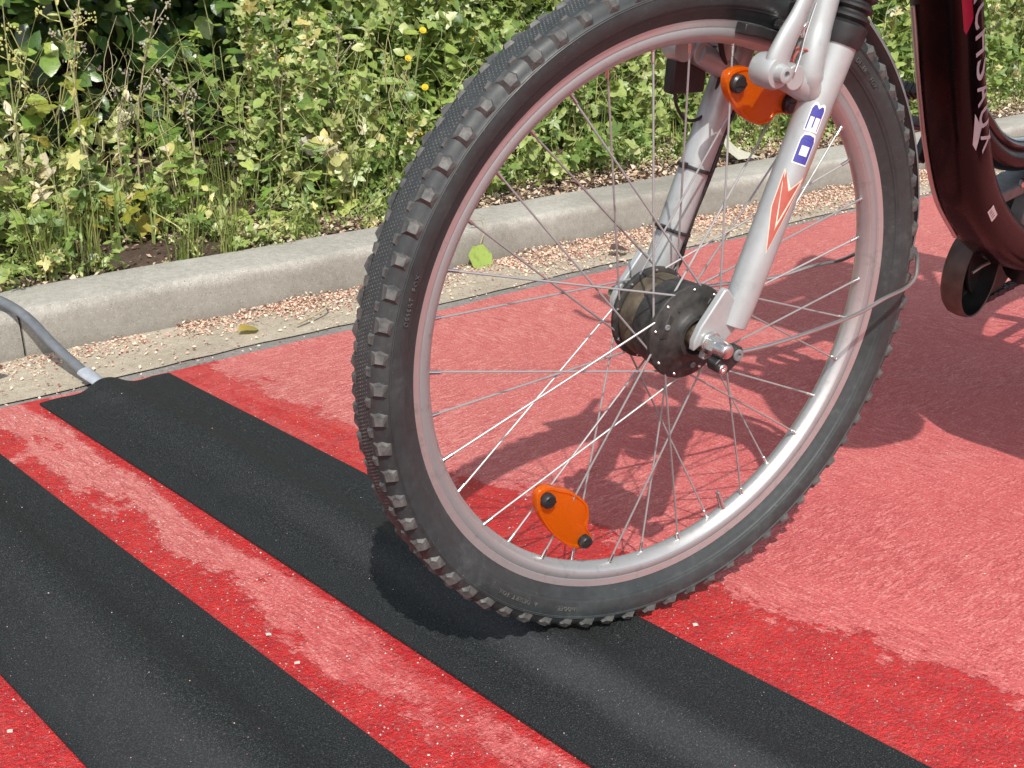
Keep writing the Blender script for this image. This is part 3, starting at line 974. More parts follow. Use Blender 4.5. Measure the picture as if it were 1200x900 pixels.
guard = gm.build('mudguard', M_grey, bike)
for s in (1, -1):
    sp = smoothpath([(-.016, .080 * s, -.0075), (-.0300, .0800 * s, -.0086), (-.0630, .0790 * s, -.0090), (-.1180, .0740 * s, -.0080), (-.2000, .0610 * s, -.0065), (-.2500, .0540 * s, .0015), (-.2870, .0480 * s, .0050), (-.3060, .0430 * s, .0120), (-.3160, .0350 * s, .0200), (-.3270, .0240 * s, .0270), (-.3400, .009 * s, .030)], 6)
    MB(MW).tube(sp, .0021, 10).build('wire_stay', M_stay, guard)

# V-brake, near and far
for s in (1, -1):
    arm = smoothpath([(-.0360, .0660 * s, .2460), (-.0370, .0670 * s, .2600), (-.0440, .0680 * s, .2780), (-.0540, .0680 * s, .2960), (-.0640, .0670 * s, .3200), (-.0700, .0620 * s, .3480)], 6)
    m = len(arm)
    ba = MB(MW).tube(arm, [.0142 - .0058 * min(1, k / m * 1.5) for k in range(m)], 20, True, (.62, 1.0), ref=(1, 0, 0)).build('brake_arm', M_fork, fork, label=None)
    MB(MW).lathe([(.0500, .0146), (.0540, .0154), (.0690, .0154), (.0735, .0130), (.0742, .0084), (.0820, .0072), (.0826, .0060), (.0826, .0034), (.0785, .0032)] if s > 0 else [(-.0520, .0126), (-.0700, .0134), (-.0740, .0115), (-.0742, .0078), (-.0820, .0072), (-.0826, .003)], (-.0345, 0, .2475), ax, 32).build('pivot_bolt', M_fork, ba)
    q0, q1 = math.radians(97), math.radians(112)
    pad = []
    poly = [(.2742 * math.cos(q), .2742 * math.sin(q)) for q in np.linspace(q0, q1, 8)] + [(.2840 * math.cos(q), .2840 * math.sin(q)) for q in np.linspace(q1, q0, 8)]
    MB(MW).prism(poly, .0124 * s, .0255 * s, lambda x, y, z: (x, z, y)).build('brake_pad', M_black, ba, bevel=.0012)
    MB(MW).lathe([(.020, .0050), (.044, .0050), (.046, .0078), (.056, .0078), (.0575, .0066), (.0575, .0036), (.053, .0034)] if s > 0 else [(-.02, .005), (-.044, .005), (-.046, .0078), (-.056, .0078)], (-.0780, 0, .2790), ax, 20).build('pad_bolt', M_steel, ba)
    MB(MW).tube([Vector((-.0700 + .0085 * math.cos(q), (.046 + .0012 * q) * s, .2560 + .0085 * math.sin(q))) for q in np.linspace(0, 5 * PI, 40)], .0011, 6).build('return_spring', M_red if s > 0 else M_steel, ba)
    MB(MW).tube(smoothpath([(-.0500, .0760 * s, .2480), (-.0560, .0740 * s, .2620), (-.0600, .0730 * s, .2800), (-.0680, .072 * s, .3050)], 5), .0009, 6).build('spring_wire', M_steel, ba)

# far leg: brake switch box, cable loop, zip ties
MB(MW).box((-.0500, -.066, .2230), (.0210, .0070, .0200)).build('sensor_box', M_black, fork, bevel=.003, seg=3)
lp = smoothpath([(-.0360, -.062, .2060), (-.0390, -.062, .1930), (-.0500, -.061, .1790), (-.0640, -.060, .1765), (-.0760, -.058, .1850), (-.0810, -.055, .2040), (-.0820, -.05, .2300)], 6)
MB(MW).tube(lp, .0017, 10).build('cable_loop', M_black, fork)
cb = [Vector((-.0700, -.045, .2550)), Vector((-.0790, -.046, .2350))] + [mir(LA + lu * q, -1) + le2 * (.0172 + .0012 * math.sin(q * 60)) + le1 * .006 for q in (.20, .17, .14, .11, .08, .05, .025)] + [Vector((-.0200, -.050, .0060)), Vector((0, -.050, 0))]
cb = smoothpath([tuple(p) for p in cb], 6)
MB(MW).tube(cb, .0027, 10).build('motor_cable', M_black, fork)
for q in (.124, .060):
    c = LA + lu * q; c.y = -.06
    tie = MB(MW)
    tie.tube([c + (le1 * math.cos(k * PI / 16) + le2 * math.sin(k * PI / 16)) * .0182 + le2 * .0012 for k in range(33)], .0013, 6, False, (.7, 1.6))
    tie.box(c + le2 * -.0185 + le1 * .004, (.0028, .0032, .0026))
    tie.build('zip_tie', M_black, fork)

# spoke reflectors
def reflector(outline, clips):
    cx = sum(p[0] for p in outline) / len(outline); cy = sum(p[1] for p in outline) / len(outline)
    P_ = smoothpath([(x, 0, y) for x, y in outline + outline[:1]], 4)[:-1]
    mb = MB(MW)
    rings = [(1.0, .0060), (1.0, .0120), (.975, .0140), (.90, .0142), (.87, .0126), (.82, .0128), (.4, .0140)]
    n_ = len(P_)
    vs = [(cx + (p.x - cx) * s_, o, cy + (p.z - cy) * s_) for s_, o in rings for p in P_]
    fs = [(r_ * n_ + k, r_ * n_ + (k + 1) % n_, (r_ + 1) * n_ + (k + 1) % n_, (r_ + 1) * n_ + k) for r_ in range(len(rings) - 1) for k in range(n_)]
    fs += [tuple(range(n_)), tuple((len(rings) - 1) * n_ + k for k in reversed(range(n_)))]
    mb.add(vs, fs)
    rf = mb.build('spoke_reflector', M_amber, rim)
    return rf


r1 = reflector([(.1479, -.1501), (.1450, -.1447), (.1352, -.1435), (.1225, -.1490), (.1091, -.1550), (.0946, -.1660), (.0850, -.1773), (.0826, -.1924), (.0838, -.2036), (.0775, -.2130), (.0770, -.2215), (.0825, -.2275), (.0900, -.2255), (.1001, -.2213), (.1129, -.2119), (.1259, -.1985), (.1385, -.1810), (.1465, -.1650)], None)
r2 = reflector([(-.0294, .2296), (-.0311, .2372), (-.0408, .2411), (-.0527, .2413), (-.0657, .2364), (-.0762, .2291), (-.0911, .2238), (-.1061, .2194), (-.1197, .2152), (-.1252, .2078), (-.1248, .1974), (-.1176, .1932), (-.1044, .1953), (-.0967, .1941), (-.0899, .1882), (-.0793, .1862), (-.0677, .1899), (-.0541, .1978), (-.0400, .2101), (-.0323, .2206)], None)
r1['label'] = 'lower amber reflector'; r2['label'] = 'upper amber reflector'
for (x, y, r) in ((.1361, -.1574, .0076), (.0870, -.2165, .0070), (-.0417, .2274, .0086), (-.1120, .2045, .0092)):
    c = MB(MW)
    c.lathe([(.010, r), (.0185, r), (.0205, r * .8)], (x, 0, y), ax, 20)
    c.box((x, .0208, y), (r * .78, .0008, r * .16))
    c.build('reflector_clip', M_black, rim)

# frame: thick bent down tube, traced in the leaning frame plane, oval section
FP = [(-.050, .205), (-.110, .105), (-.205, -.067), (-.247, -.155), (-.283, -.222), (-.327, -.285), (-.385, -.335), (-.460, -.375), (-.560, -.400), (-.680, -.405)]
fpath = smoothpath([(x, 0, z) for x, z in FP], 6)
nS = 36


def frame_section(p, t, i):
    b = Vector((0, 1, 0)); nrm = Vector((t.z, 0, -t.x))       # nrm points forward / down
    if nrm.x < 0: nrm = -nrm
    out = []
    for k in range(nS):
        q = 2 * PI * k / nS
        c_, s_ = math.cos(q), math.sin(q)
        ex = .62
        out.append(p + b * (.0345 * math.copysign(abs(c_) ** ex, c_)) + nrm * (.0275 * math.copysign(abs(s_) ** ex, s_)))
    return out


fr = MB(MF)
vs, fs = [], []
for i, p in enumerate(fpath):
    t_ = (fpath[min(i + 1, len(fpath) - 1)] - fpath[max(i - 1, 0)]).normalized()
    vs += frame_section(p, t_, i)
for i in range(len(fpath) - 1):
    for k in range(nS):
        fs.append((i * nS + k, i * nS + (k + 1) % nS, (i + 1) * nS + (k + 1) % nS, (i + 1) * nS + k))
fs += [tuple(range(nS)), tuple((len(fpath) - 1) * nS + k for k in range(nS))]
fr.add(vs, fs)
frame = fr.build('frame', M_frame, bike)
# second tube sweeping back from the down tube
MB(MF).tube(smoothpath([(-.300, 0, -.205), (-.360, 0, -.243), (-.420, 0, -.262), (-.500, 0, -.262), (-.600, 0, -.235), (-.680, 0, -.190)], 6), .0150, 20, True, (1.2, 1.0)).build('lower_top_tube', M_frame, frame)
MB(MF).tube(smoothpath([(-.310, .0, -.190), (-.365, .0, -.226), (-.424, .0, -.2445), (-.500, .0, -.2445), (-.600, .0, -.217)], 6), .0080, 12, True, (1.9, 1.0)).build('tube_cover', M_frameblk, frame)
MB(MF).tube([(-.020, 0, .05), (-.068, 0, .24)], .0240, 24).build('head_tube', M_frame, frame)
MB(MF).tube([(-.660, 0, -.41), (-.840, 0, .12)], .0170, 20).build('seat_tube', M_frame, frame)
MB(MF).tube([(-.660, 0, -.41), (-.520, 0, -.41)], .030, 20, True).build('bottom_bracket', M_frameblk, frame)
for s in (1, -1):
    MB(MF).tube([(-.60, .04 * s, -.40), (-.80, .055 * s, -.385), (-1.03, .065 * s, -.360)], .0095, 12).build('chain_stay', M_frame, frame)
    MB(MF).tube([(-.80, .02 * s, .02), (-1.03, .065 * s, -.360)], .0085, 12).build('seat_stay', M_frame, frame)
# silver rail and lever behind the bend
MB(MF).box((-.485, .0, -.2890), (.100, .020, .0075), Matrix.Rotation(math.radians(8), 3, 'Y')).build('battery_rail', M_grey, frame, bevel=.002)
MB(MF).lathe([(.019, .006), (.023, .006), (.024, .004)], (-.425, 0, -.2880), (0, 1, 0), 6).build('rail_bolt', M_steel, frame)
MB(MF).box((-.455, .012, -.325), (.0065, .010, .030), Matrix.Rotation(math.radians(-14), 3, 'Y')).build('cable_bracket', M_grey, frame, bevel=.002)
MB(MF).box((-.570, -.010, -.335), (.110, .022, .045)).build('motor_controller', M_black, frame, bevel=.006, seg=3)
MB(MF).tube(smoothpath([(-.160, -.0260, .040), (-.2080, -.0345, -.060), (-.2590, -.0345, -.152), (-.2900, -.0345, -.2060), (-.3330, -.0345, -.2690), (-.3850, -.0345, -.3200)], 6), .0042, 10).build('frame_cable', M_black, frame)
MB(MF).tube(smoothpath([(-.178, -.0200, -.079), (-.2215, -.0200, -.1680), (-.2585, -.0200, -.2365), (-.3045, -.0200, -.3025), (-.3675, -.0200, -.3575)], 6), .0026, 8).build('silver_tube', M_stay, frame)  # thin silver tube following the front of the down tube
MB(MF).box((-.292, -.036, -.216), (.010, .008, .012)).build('cable_clip', M_black, frame, bevel=.002)

# lettering on the near side of the down tube, reading downwards
dd = [Vector((x, 0, z)) for x, z in ((-.205, -.067), (-.247, -.155), (-.283, -.222))]


def onframe(s_, w_, o=.0349):
    """s_: metres down the tube from z=-.03, w_: metres towards the back edge"""
    acc = 0
    pts_ = [p for p in fpath if p.z < .115]
    for a_, b_ in zip(pts_[:-1], pts_[1:]):
        L_ = (b_ - a_).length
        if acc + L_ >= s_ or b_ is pts_[-1]:
            t_ = (b_ - a_).normalized(); p = a_ + t_ * (s_ - acc)
            bk = Vector((t_.z, 0, -t_.x))
            if bk.x > 0: bk = -bk
            oo = .0345 * (1 - min(.999, abs(w_) / .0275) ** (2 / .62)) ** (.62 / 2)
            return MF @ (p + bk * w_ + Vector((0, oo + .0005, 0)))
        acc += L_


S0 = sum((b_ - a_).length for a_, b_ in zip([p for p in fpath if p.z < .115][:-1], [p for p in fpath if p.z < .115][1:]) if b_.z > -.055)
for k, ch in enumerate('ACHSAUX'):
    me = text2d(ch, 1.0, .012)
    xs_ = [v.co.x for v in me.vertices]; ys_ = [v.co.y for v in me.vertices]
    x0, x1, y0, y1 = min(xs_), max(xs_), min(ys_), max(ys_)
    for v in me.vertices:
        v.co = ((v.co.x - x0) / (x1 - x0) - .5, (v.co.y - y0) / (y1 - y0) - .5, 0)
    warp(me, lambda v, k=k: onframe(S0 + .018 + k * .0306 + v.x * .0245, .0105 + v.y * .0290), 'lettering', M_letter, frame, .2)
warp(flatpoly([(.130, -.010), (.152, -.0015), (.1525, .0000), (.176, -.0135), (.166, -.0165)]), lambda v: onframe(S0 + v.x + .026, v.y), 'emblem_stripe', M_letter, frame, .006)
warp(flatpoly([(-.06, -.0190), (-.06, -.0060), (.044, -.0060), (.058, -.0170), (.052, -.0190)]), lambda v: onframe(S0 + v.x, v.y), 'crimson_patch', M_crimson, frame, .006)
stk = warp(flatpoly([(.296, -.0140), (.296, -.0030), (.316, -.0030), (.316, -.0140)]), lambda v: onframe(S0 + v.x, v.y), 'sticker', M_white, frame, .006)
for q in (.299, .302, .306, .310):
    warp(flatpoly([(q, -.0125), (q, -.0065 - .003 * random.random()), (q + .0011, -.0065), (q + .0011, -.0125)]), lambda v: onframe(S0 + v.x, v.y) + nw * .0003, 'sticker_print', M_black, frame)

# chain guard front, crank, pedals, chain
BBc = Vector((-.560, 0, -.420))
ccx, ccz = -.486, -.432
cg = MB(MF)


def bowl(mb, secs):
    aa = np.linspace(0, 2 * PI, 48, endpoint=False)
    vs = [(ccx + .044 * k * math.cos(q) - .006 * (k < .9), o, ccz + .060 * k * math.sin(q)) for q in aa for o, k in secs]
    n_ = len(secs)
    fs = [(i * n_ + k, i * n_ + k + 1, ((i + 1) % 48) * n_ + k + 1, ((i + 1) % 48) * n_ + k) for i in range(48) for k in range(n_ - 1)]
    return mb.add(vs, fs)


cgo = bowl(cg, [(-.036, .955), (-.035, .985), (-.039, 1.01), (-.050, 1.03), (-.062, 1.0), (-.069, .90), (-.072, .70), (-.073, .02)]).build('chain_guard', M_brown, bike)
bowl(MB(MF), [(-.0362, .953), (-.048, .975), (-.060, .95), (-.066, .86), (-.068, .66), (-.069, .02)]).build('guard_inside', M_black, cgo)
MB(MF).tube(smoothpath([(-.470, -.040, -.428), (-.485, -.036, -.420), (-.498, -.034, -.417)], 4), .0020, 8).build('guard_wire', M_spoke, cgo)
for q in (.30, .42):
    MB(MF).box((ccx + .0550 * math.cos(q + 2.0), -.056, ccz + .0665 * math.sin(q + 2.0)), (.004, .024, .008), Matrix.Rotation(-q - 2.0, 3, 'Y')).build('guard_clip', M_grey, cgo, bevel=.002)
MB(MF).lathe([(-.062, .068), (-.058, .068)], (BBc.x, 0, BBc.z), (0, 1, 0), 40).build('chainring', M_black, bike)
for k in range(38):
    x = -.520 - k * .0127
    b = MB(MF)
    b.box((x, -.0565 if k % 2 else -.0550, -.4930 + .0016 * k), (.0078, .0009, .0042)); b.box((x, -.0635 if k % 2 else -.0650, -.4930 + .0016 * k), (.0078, .0009, .0042))
    b.lathe([(-.0655, .0036), (-.0545, .0036)], (x + .0063, 0, -.4930 + .0016 * k), (0, 1, 0), 8)
    b.build('chain_link', M_black, bike, bevel=.0006)
MB(MF).tube([(BBc.x, -.085, BBc.z), (-.424, -.098, -.250)], [.014, .010], 12, True, (1.0, .8)).build('crank_arm', M_black, bike)
MB(MF).tube([(BBc.x, .075, BBc.z), (-.700, .085, -.560)], [.014, .010], 12, True, (1.0, .8)).build('crank_arm', M_black, bike)


def pedal(cx_, cz_, o0, o1, tilt):
    p = MB(MF)
    R_ = Matrix.Rotation(math.radians(tilt), 3, 'Y')
    cm = (o0 + o1) / 2; hl = abs(o1 - o0) / 2
    for dx in (-.040, 0, .040):
        p.box(Vector((cx_, cm, cz_)) + R_ @ Vector((dx, 0, 0)), (.0065, hl, .010), R_)
    for dy in (-hl, hl):
        p.box(Vector((cx_, cm + dy, cz_)), (.046, .0055, .0095), R_)
    for dx in (-.040, .040):
        for j in range(9):
            p.box(Vector((cx_, cm - hl * .85 + hl * 1.7 * j / 8, cz_)) + R_ @ Vector((dx, 0, 0)), (.008, .0022, .0118), R_)
    p.build('pedal', M_black, bike, bevel=.0015)


pedal(-.424, -.247, -.110, -.190, 62)
pedal(-.700, -.560, .100, .180, 0)

# the rest of the bicycle, beyond the frame of the photograph
MR = MF @ Matrix.Translation(Vector((-1.03, 0, -.362)))
rt = MB(MR).ring(prof, 96).build('rear_tyre', M_rubber, bike)
rrim = MB(MR).ring(rimp, 96).build('rear_rim', M_rim, bike)
for k in range(36):
    a = math.radians(10 * k); s = 1 if k % 2 else -1
    h = Vector((.022 * math.cos(a + 1.0 * (1 if k % 4 < 2 else -1)), .028 * s, .022 * math.sin(a + 1.0 * (1 if k % 4 < 2 else -1))))
    MB(MR).tube([h, Vector((.265 * math.cos(a), .003 * s, .265 * math.sin(a)))], .0010, 5).build('spoke', M_spoke, rrim)
MB(MR).lathe([(-.06, .006), (-.035, .014), (-.033, .028), (-.028, .028), (-.026, .016), (.026, .016), (.028, .028), (.033, .028), (.035, .014), (.06, .006)], (0, 0, 0), ax, 24).build('rear_hub', M_grey, bike)
MB(MF).tube(smoothpath([(-.72, 0, .33), (-.78, 0, .335), (-.88, 0, .34), (-.97, 0, .35)], 5), [.022] * 5 + [.045] * 5 + [.085] * 6, 20, True, (1.0, .38), ref=(0, 0, 1)).build('saddle', M_saddle, bike)
MB(MF).tube([(-.84, 0, .12), (-.90, 0, .33)], .0135, 16).build('seat_post', M_steel, bike)
HB = Vector((-.225, 0, .655))
MB(MW).tube([(-.218, 0, .57), (-.235, 0, .63), HB], [.016, .016, .017], 16).build('stem', M_black, bike)
bar = smoothpath([(-.300, -.310, .655), (-.285, -.210, .662), (-.240, -.100, .662), HB, (-.240, .100, .662), (-.285, .210, .662), (-.300, .310, .655)], 6)
hb = MB(MW).tube(bar, .0125, 14).build('handlebar', M_black, bike)
for s in (1, -1):
    MB(MW).tube([(-.282, .195 * s, .661), (-.301, .315 * s, .655)], .0172, 16).build('grip', M_black, hb)
    MB(MW).tube(smoothpath([(-.262, .150 * s, .655), (-.225, .170 * s, .640), (-.205, .220 * s, .625), (-.215, .285 * s, .615)], 5), .0068, 10).build('brake_lever', M_black, hb)
MB(MW).box((-.215, .05, .690), (.022, .032, .010)).build('display', M_black, hb, bevel=.004)
# invented out-of-view bags and child seat, shaped to cast the shadow lobes at right
bag = thing('shadow_bag', (1.19, .49, .64), 'added unseen dark cloth bag on the near grip, there to cast shadow', 'bag')
bm_ = MB()
secs = [(.650, .80), (.645, .92), (.660, 1.0), (.74, 1.04), (.85, .98), (.915, .80), (.935, .55)]
vs, fs = [], []
base = [(1.085, .505), (1.120, .455), (1.185, .418), (1.285, .435), (1.300, .500), (1.280, .550), (1.200, .575), (1.110, .560)]
for z, k in secs:
    for p in smoothpath([(x, y, 0) for x, y in base + base[:1]], 3)[:-1]:
        vs.append((1.190 + (p.x - 1.190) * k, .495 + (p.y - .495) * k, z + .006 * math.sin(p.x * 60)))
nb_ = len(vs) // len(secs)
for i in range(len(secs) - 1):
    for k in range(nb_): fs.append((i * nb_ + k, i * nb_ + (k + 1) % nb_, (i + 1) * nb_ + (k + 1) % nb_, (i + 1) * nb_ + k))
fs.append(tuple(reversed(range(nb_)))); fs.append(tuple((len(secs) - 1) * nb_ + k for k in range(nb_)))
bm_.add(vs, fs).build('shadow_bag_body', M_fabric, bag)
MB().tube(smoothpath([(1.10, .49, .92), (1.105, .48, .97), (1.115, .47, 1.015), (1.165, .47, 1.015), (1.19, .48, .97), (1.23, .49, .92)], 6), .006, 8).build('shadow_bag_strap', M_fabric, bag)
sbag = thing('shadow_bag_low', (1.56, .53, .38), 'added unseen dark cloth bag beside the frame, there to cast shadow', 'bag')  # second unseen bag, added to extend the shadow to the right
secs = [(.392, .82), (.386, .94), (.400, 1.0), (.52, 1.05), (.66, 1.0), (.74, .86), (.765, .62)]
base = [(1.395, .455), (1.420, .610), (1.560, .600), (1.715, .590), (1.730, .520), (1.700, .455), (1.560, .440)]
vs, fs = [], []
for z, k in secs:
    for p in smoothpath([(x, y, 0) for x, y in base + base[:1]], 4)[:-1]:
        vs.append((1.56 + (p.x - 1.56) * k, .525 + (p.y - .525) * k, z + .008 * math.sin(p.x * 45)))
nb_ = len(vs) // len(secs)
for i in range(len(secs) - 1):
    for k in range(nb_): fs.append((i * nb_ + k, i * nb_ + (k + 1) % nb_, (i + 1) * nb_ + (k + 1) % nb_, (i + 1) * nb_ + k))
fs.append(tuple(reversed(range(nb_)))); fs.append(tuple((len(secs) - 1) * nb_ + k for k in range(nb_)))
MB().add(vs, fs).build('shadow_bag_body', M_fabric, sbag)
for y_ in (.49, .56):
    MB().tube(smoothpath([(1.47, y_, .75), (1.51, .54, .84), (1.56, .565, .905), (1.61, .54, .84), (1.65, y_, .75)], 6), .006, 8).build('shadow_bag_strap', M_fabric, sbag)
MB(MF).tube([(-.52, .12, .170), (-.52, .185, .175), (-.52, .195, .200)], .005, 8).build('shadow_bag_hook', M_steel, bike)
seat = MB(MF).add([], [])  # unseen seat, added to cast the upper part of the shadow
sp_ = [(-.40, .02), (-.42, .00), (-.60, .00), (-.66, .05), (-.74, .36), (-.72, .365), (-.63, .075), (-.585, .035), (-.43, .035), (-.41, .05)]
seat.prism(sp_, -.15, .15, lambda x, y, z: (x, z, y + .06))
for s in (1, -1):
    seat.prism([(-.40, .02), (-.66, .05), (-.74, .34), (-.70, .33), (-.60, .20), (-.42, .15)], .150 * s, .165 * s, lambda x, y, z: (x, z, y + .06))
seat = seat.build('shadow_seat', M_black, bike, bevel=.006)
MB(MF).tube([(-.060, 0, .20), (-.30, 0, .055), (-.50, 0, .055)], .012, 12).build('shadow_seat_bracket', M_steel, seat)

# ------------------------------------------------------------------ litter, grit and loose bits
def flakes(name, pos, size, tint, mat, lift=.5, jitter=.7):
    """bent little quads (two triangles each side of a fold)"""
    N = len(pos)
    a = rng.uniform(0, 2 * PI, N)
    nx_, ny_ = rng.normal(0, jitter, N), rng.normal(0, jitter, N)
    nz = np.ones(N)
    nrm = np.stack([nx_, ny_, nz], 1); nrm /= np.linalg.norm(nrm, axis=1)[:, None]
    u_ = np.stack([np.cos(a), np.sin(a), np.zeros(N)], 1)
    u_ -= nrm * np.sum(u_ * nrm, 1)[:, None]; u_ /= np.linalg.norm(u_, axis=1)[:, None]
    w_ = np.cross(nrm, u_)
    el = rng.uniform(.35, .8, N)
    sz = size[:, None]
    c0 = pos - u_ * sz; c1 = pos + u_ * sz
    bend = nrm * (sz * rng.uniform(-.1, .5, N)[:, None])
    l_ = pos + w_ * sz * el[:, None] + bend; r_ = pos - w_ * sz * el[:, None] + bend * rng.uniform(.3, 1, N)[:, None]
    V_ = np.stack([c0, l_, c1, r_], 1).reshape(-1, 3)
    b = np.arange(N) * 4
    F_ = np.concatenate([np.stack([b, b + 1, b + 2], 1), np.stack([b, b + 2, b + 3], 1)])
    o = bulk(name, V_, F_, mat, None, 'stuff', np.repeat(tint, 4))
    return o


# petals blown against the kerb
P_, S_, T_ = [], [], []


def petals(x0, x1, n_, ymin, pile, size=(.0017, .0044)):
    x = rng.uniform(x0, x1, n_)
    d = np.abs(rng.normal(0, .40, n_)) * (2.1 - ymin)
    y = np.clip(2.1 - d, 1.895, 2.1)
    clump = .5 + .5 * np.sin(x * 13.0) * np.sin(x * 31.0 + 2)
    z = .004 + rng.random(n_) ** 2 * pile * .7 * np.exp(-((2.1 - y) / .07) ** 2) * (.35 + clump)
    P_.append(np.stack([x, y, z], 1)); S_.append(rng.uniform(*size, n_)); T_.append(rng.random(n_))


petals(.35, .95, 1300, 1.99, .010)
petals(.74, 1.10, 260, 1.95, .004)
petals(1.02, 1.30, 1400, 2.02, .018)
petals(1.20, 1.62, 2400, 1.98, .020)
petals(1.50, 1.80, 700, 1.98, .012)
petals(1.78, 3.6, 13000, 1.93, .022, (.0020, .0048))
petals(3.5, 7.0, 9000, 1.93, .022, (.0026, .0054))
petals(.3, 6.0, 2200, 1.80, .003, (.002, .005))
flakes('petal_litter', np.concatenate(P_), np.concatenate(S_), np.concatenate(T_), M_petal, jitter=.55)
# dead leaves and chips on the bank
n_ = 16000
x = rng.uniform(.3, 6.5, n_); y = 2.252 + np.abs(rng.normal(0, .17, n_))
keep = ~((x > .97) & (x < 1.27) & (y < 2.40) & (rng.random(n_) < .80))
x, y = x[keep], y[keep]
flakes('leaf_litter', np.stack([x, y, soil_z(x, y) + .004 + .008 * rng.random(len(x))], 1), rng.uniform(.003, .009, len(x)), rng.random(len(x)), M_litter, jitter=.6)
n_ = 5200
x = 1.75 + 3.2 * rng.random(n_); y = 2.26 + .28 * rng.random(n_)
flakes('dry_leaf_litter', np.stack([x, y, soil_z(x, y) + .006 + .012 * rng.random(n_)], 1), rng.uniform(.004, .011, n_), .35 + .65 * rng.random(n_), M_litter, jitter=.6)

# grit: crumbs of pale stone on the fresh resin, specks on the mats
ico = np.array([(0, 0, 1), (.9, 0, .3), (-.45, .78, .3), (-.45, -.78, .3), (.45, .78, -.3), (.45, -.78, -.3), (-.9, 0, -.3)])
icf = np.array([(0, 1, 2), (0, 2, 3), (0, 3, 1), (1, 4, 2), (2, 6, 3), (3, 5, 1), (1, 5, 4), (2, 4, 6), (3, 6, 5)])


def grit(name, pos, size, tint):
    N = len(pos)
    a = rng.uniform(0, 2 * PI, N); ca, sa = np.cos(a), np.sin(a)
    sc = rng.uniform(.6, 1.4, (N, 1, 3)); sc[:, :, 2] *= .6
    t_ = ico[None] * sc * size[:, None, None]
    v = np.stack([t_[..., 0] * ca[:, None] - t_[..., 1] * sa[:, None], t_[..., 0] * sa[:, None] + t_[..., 1] * ca[:, None], t_[..., 2]], 2) + pos[:, None, :]
    f = (icf[None] + (np.arange(N) * len(ico))[:, None, None]).reshape(-1, 3)
    bulk(name, v.reshape(-1, 3), f, M_grit, None, 'stuff', np.repeat(tint, len(ico)))


G, GS = [], []


def scatter(n_, x0, x1, y0, y1, s0, s1, zf=lambda x, y: np.zeros_like(x)):
    x = rng.uniform(x0, x1, n_); y = y0 + (y1 - y0) * rng.random(n_)
    G.append(np.stack([x, y, zf(x, y) + .0006], 1)); GS.append(s0 + (s1 - s0) * rng.random(n_) ** 3)


scatter(1500, .889, 1.03, .35, 1.85, .0003, .0014)
scatter(2600, .549, .670, .40, 1.85, .0003, .0015)
scatter(500, .20, .337, .5, 1.3, .0003, .0017)
scatter(900, .9, 3.0, .3, 1.88, .0004, .0016)
mz = lambda x0, x1, xc: (lambda x, y: np.array([mat_profile(a, x0, x1, xc, b) for a, b in zip(x, y)]))
scatter(160, .675, .885, .45, 1.85, .0002, .0010, mz(.671, .889, .780))
scatter(180, .342, .545, .60, 1.75, .0002, .0011, mz(.338, .548, .452))
scatter(1800, .3, 4.5, 1.90, 2.09, .0006, .0028)
grit('pale_grit', np.concatenate(G), np.concatenate(GS), rng.random(sum(len(g) for g in G)))


def crumb(loc, r, label, group=None):
    m = MB(); r *= .85
    m.add([(loc[0] + v[0] * r * random.uniform(.7, 1.3), loc[1] + v[1] * r * random.uniform(.7, 1.3), loc[2] + r * .4 + v[2] * r * .6) for v in ico], [tuple(f) for f in icf])
    return tag(m.build('stone_chip', M_chip, None, smooth=False), label, 'stone chip')



# ------------------------------------------------------------------ vegetation
def tri(n_, faces):
    out = []
    for f in faces:
        for k in range(1, len(f) - 1): out.append((f[0], f[k], f[k + 1]))
    return np.array(out)


def t_ovate(w=.34, droop=.18, fold=.10):
    V_ = [(0, 0, 0), (.25, w * .8, fold), (.25, 0, 0), (.25, -w * .8, fold), (.58, w, fold * .6 - droop * .4), (.58, 0, -droop * .5), (.58, -w, fold * .6 - droop * .4), (.85, w * .5, -droop * .8), (.85, 0, -droop * .9), (.85, -w * .5, -droop * .8), (1, 0, -droop * 1.3)]
    F_ = [(0, 2, 1), (0, 3, 2), (1, 2, 5, 4), (2, 3, 6, 5), (4, 5, 8, 7), (5, 6, 9, 8), (7, 8, 10), (8, 9, 10)]
    return np.array(V_, float), tri(0, F_)


def t_lobed(seed=0, lobes=5):
    r_ = np.random.default_rng(seed)
    V_ = [(.30, 0, 0)]
    m = lobes * 4
    for k in range(m + 1):
        a = math.radians(-158 + 316 * k / m)
        tip = (k % 4 == 2)
        rad = (.70 if tip else .50 if k % 4 in (1, 3) else .34) * (1 - .28 * abs(a) / PI) * r_.uniform(.92, 1.08)
        V_.append((.30 + rad * math.cos(a), rad * math.sin(a) * .95, .05 * math.cos(3 * a) - .12 * rad * rad + r_.uniform(-.02, .02)))
    V_.append((0, 0, .0))
    F_ = [(0, k, k + 1) for k in range(1, m + 1)] + [(0, m + 1, len(V_) - 1), (0, len(V_) - 1, 1)]
    return np.array(V_, float), tri(0, F_)


def t_small():
    V_ = [(0, 0, 0), (.5, .26, .04), (.5, -.26, .04), (1, 0, -.1), (.5, 0, -.02)]
    return np.array(V_, float), np.array([(0, 4, 1), (0, 2, 4), (1, 4, 3), (4, 2, 3)])


RD = t_ovate(.46, .10, .05)
OV, LB5, SM, OVn = t_ovate(), t_lobed(1), t_small(), t_ovate(.20, .3, .06)
LB3 = t_lobed(4, 3)


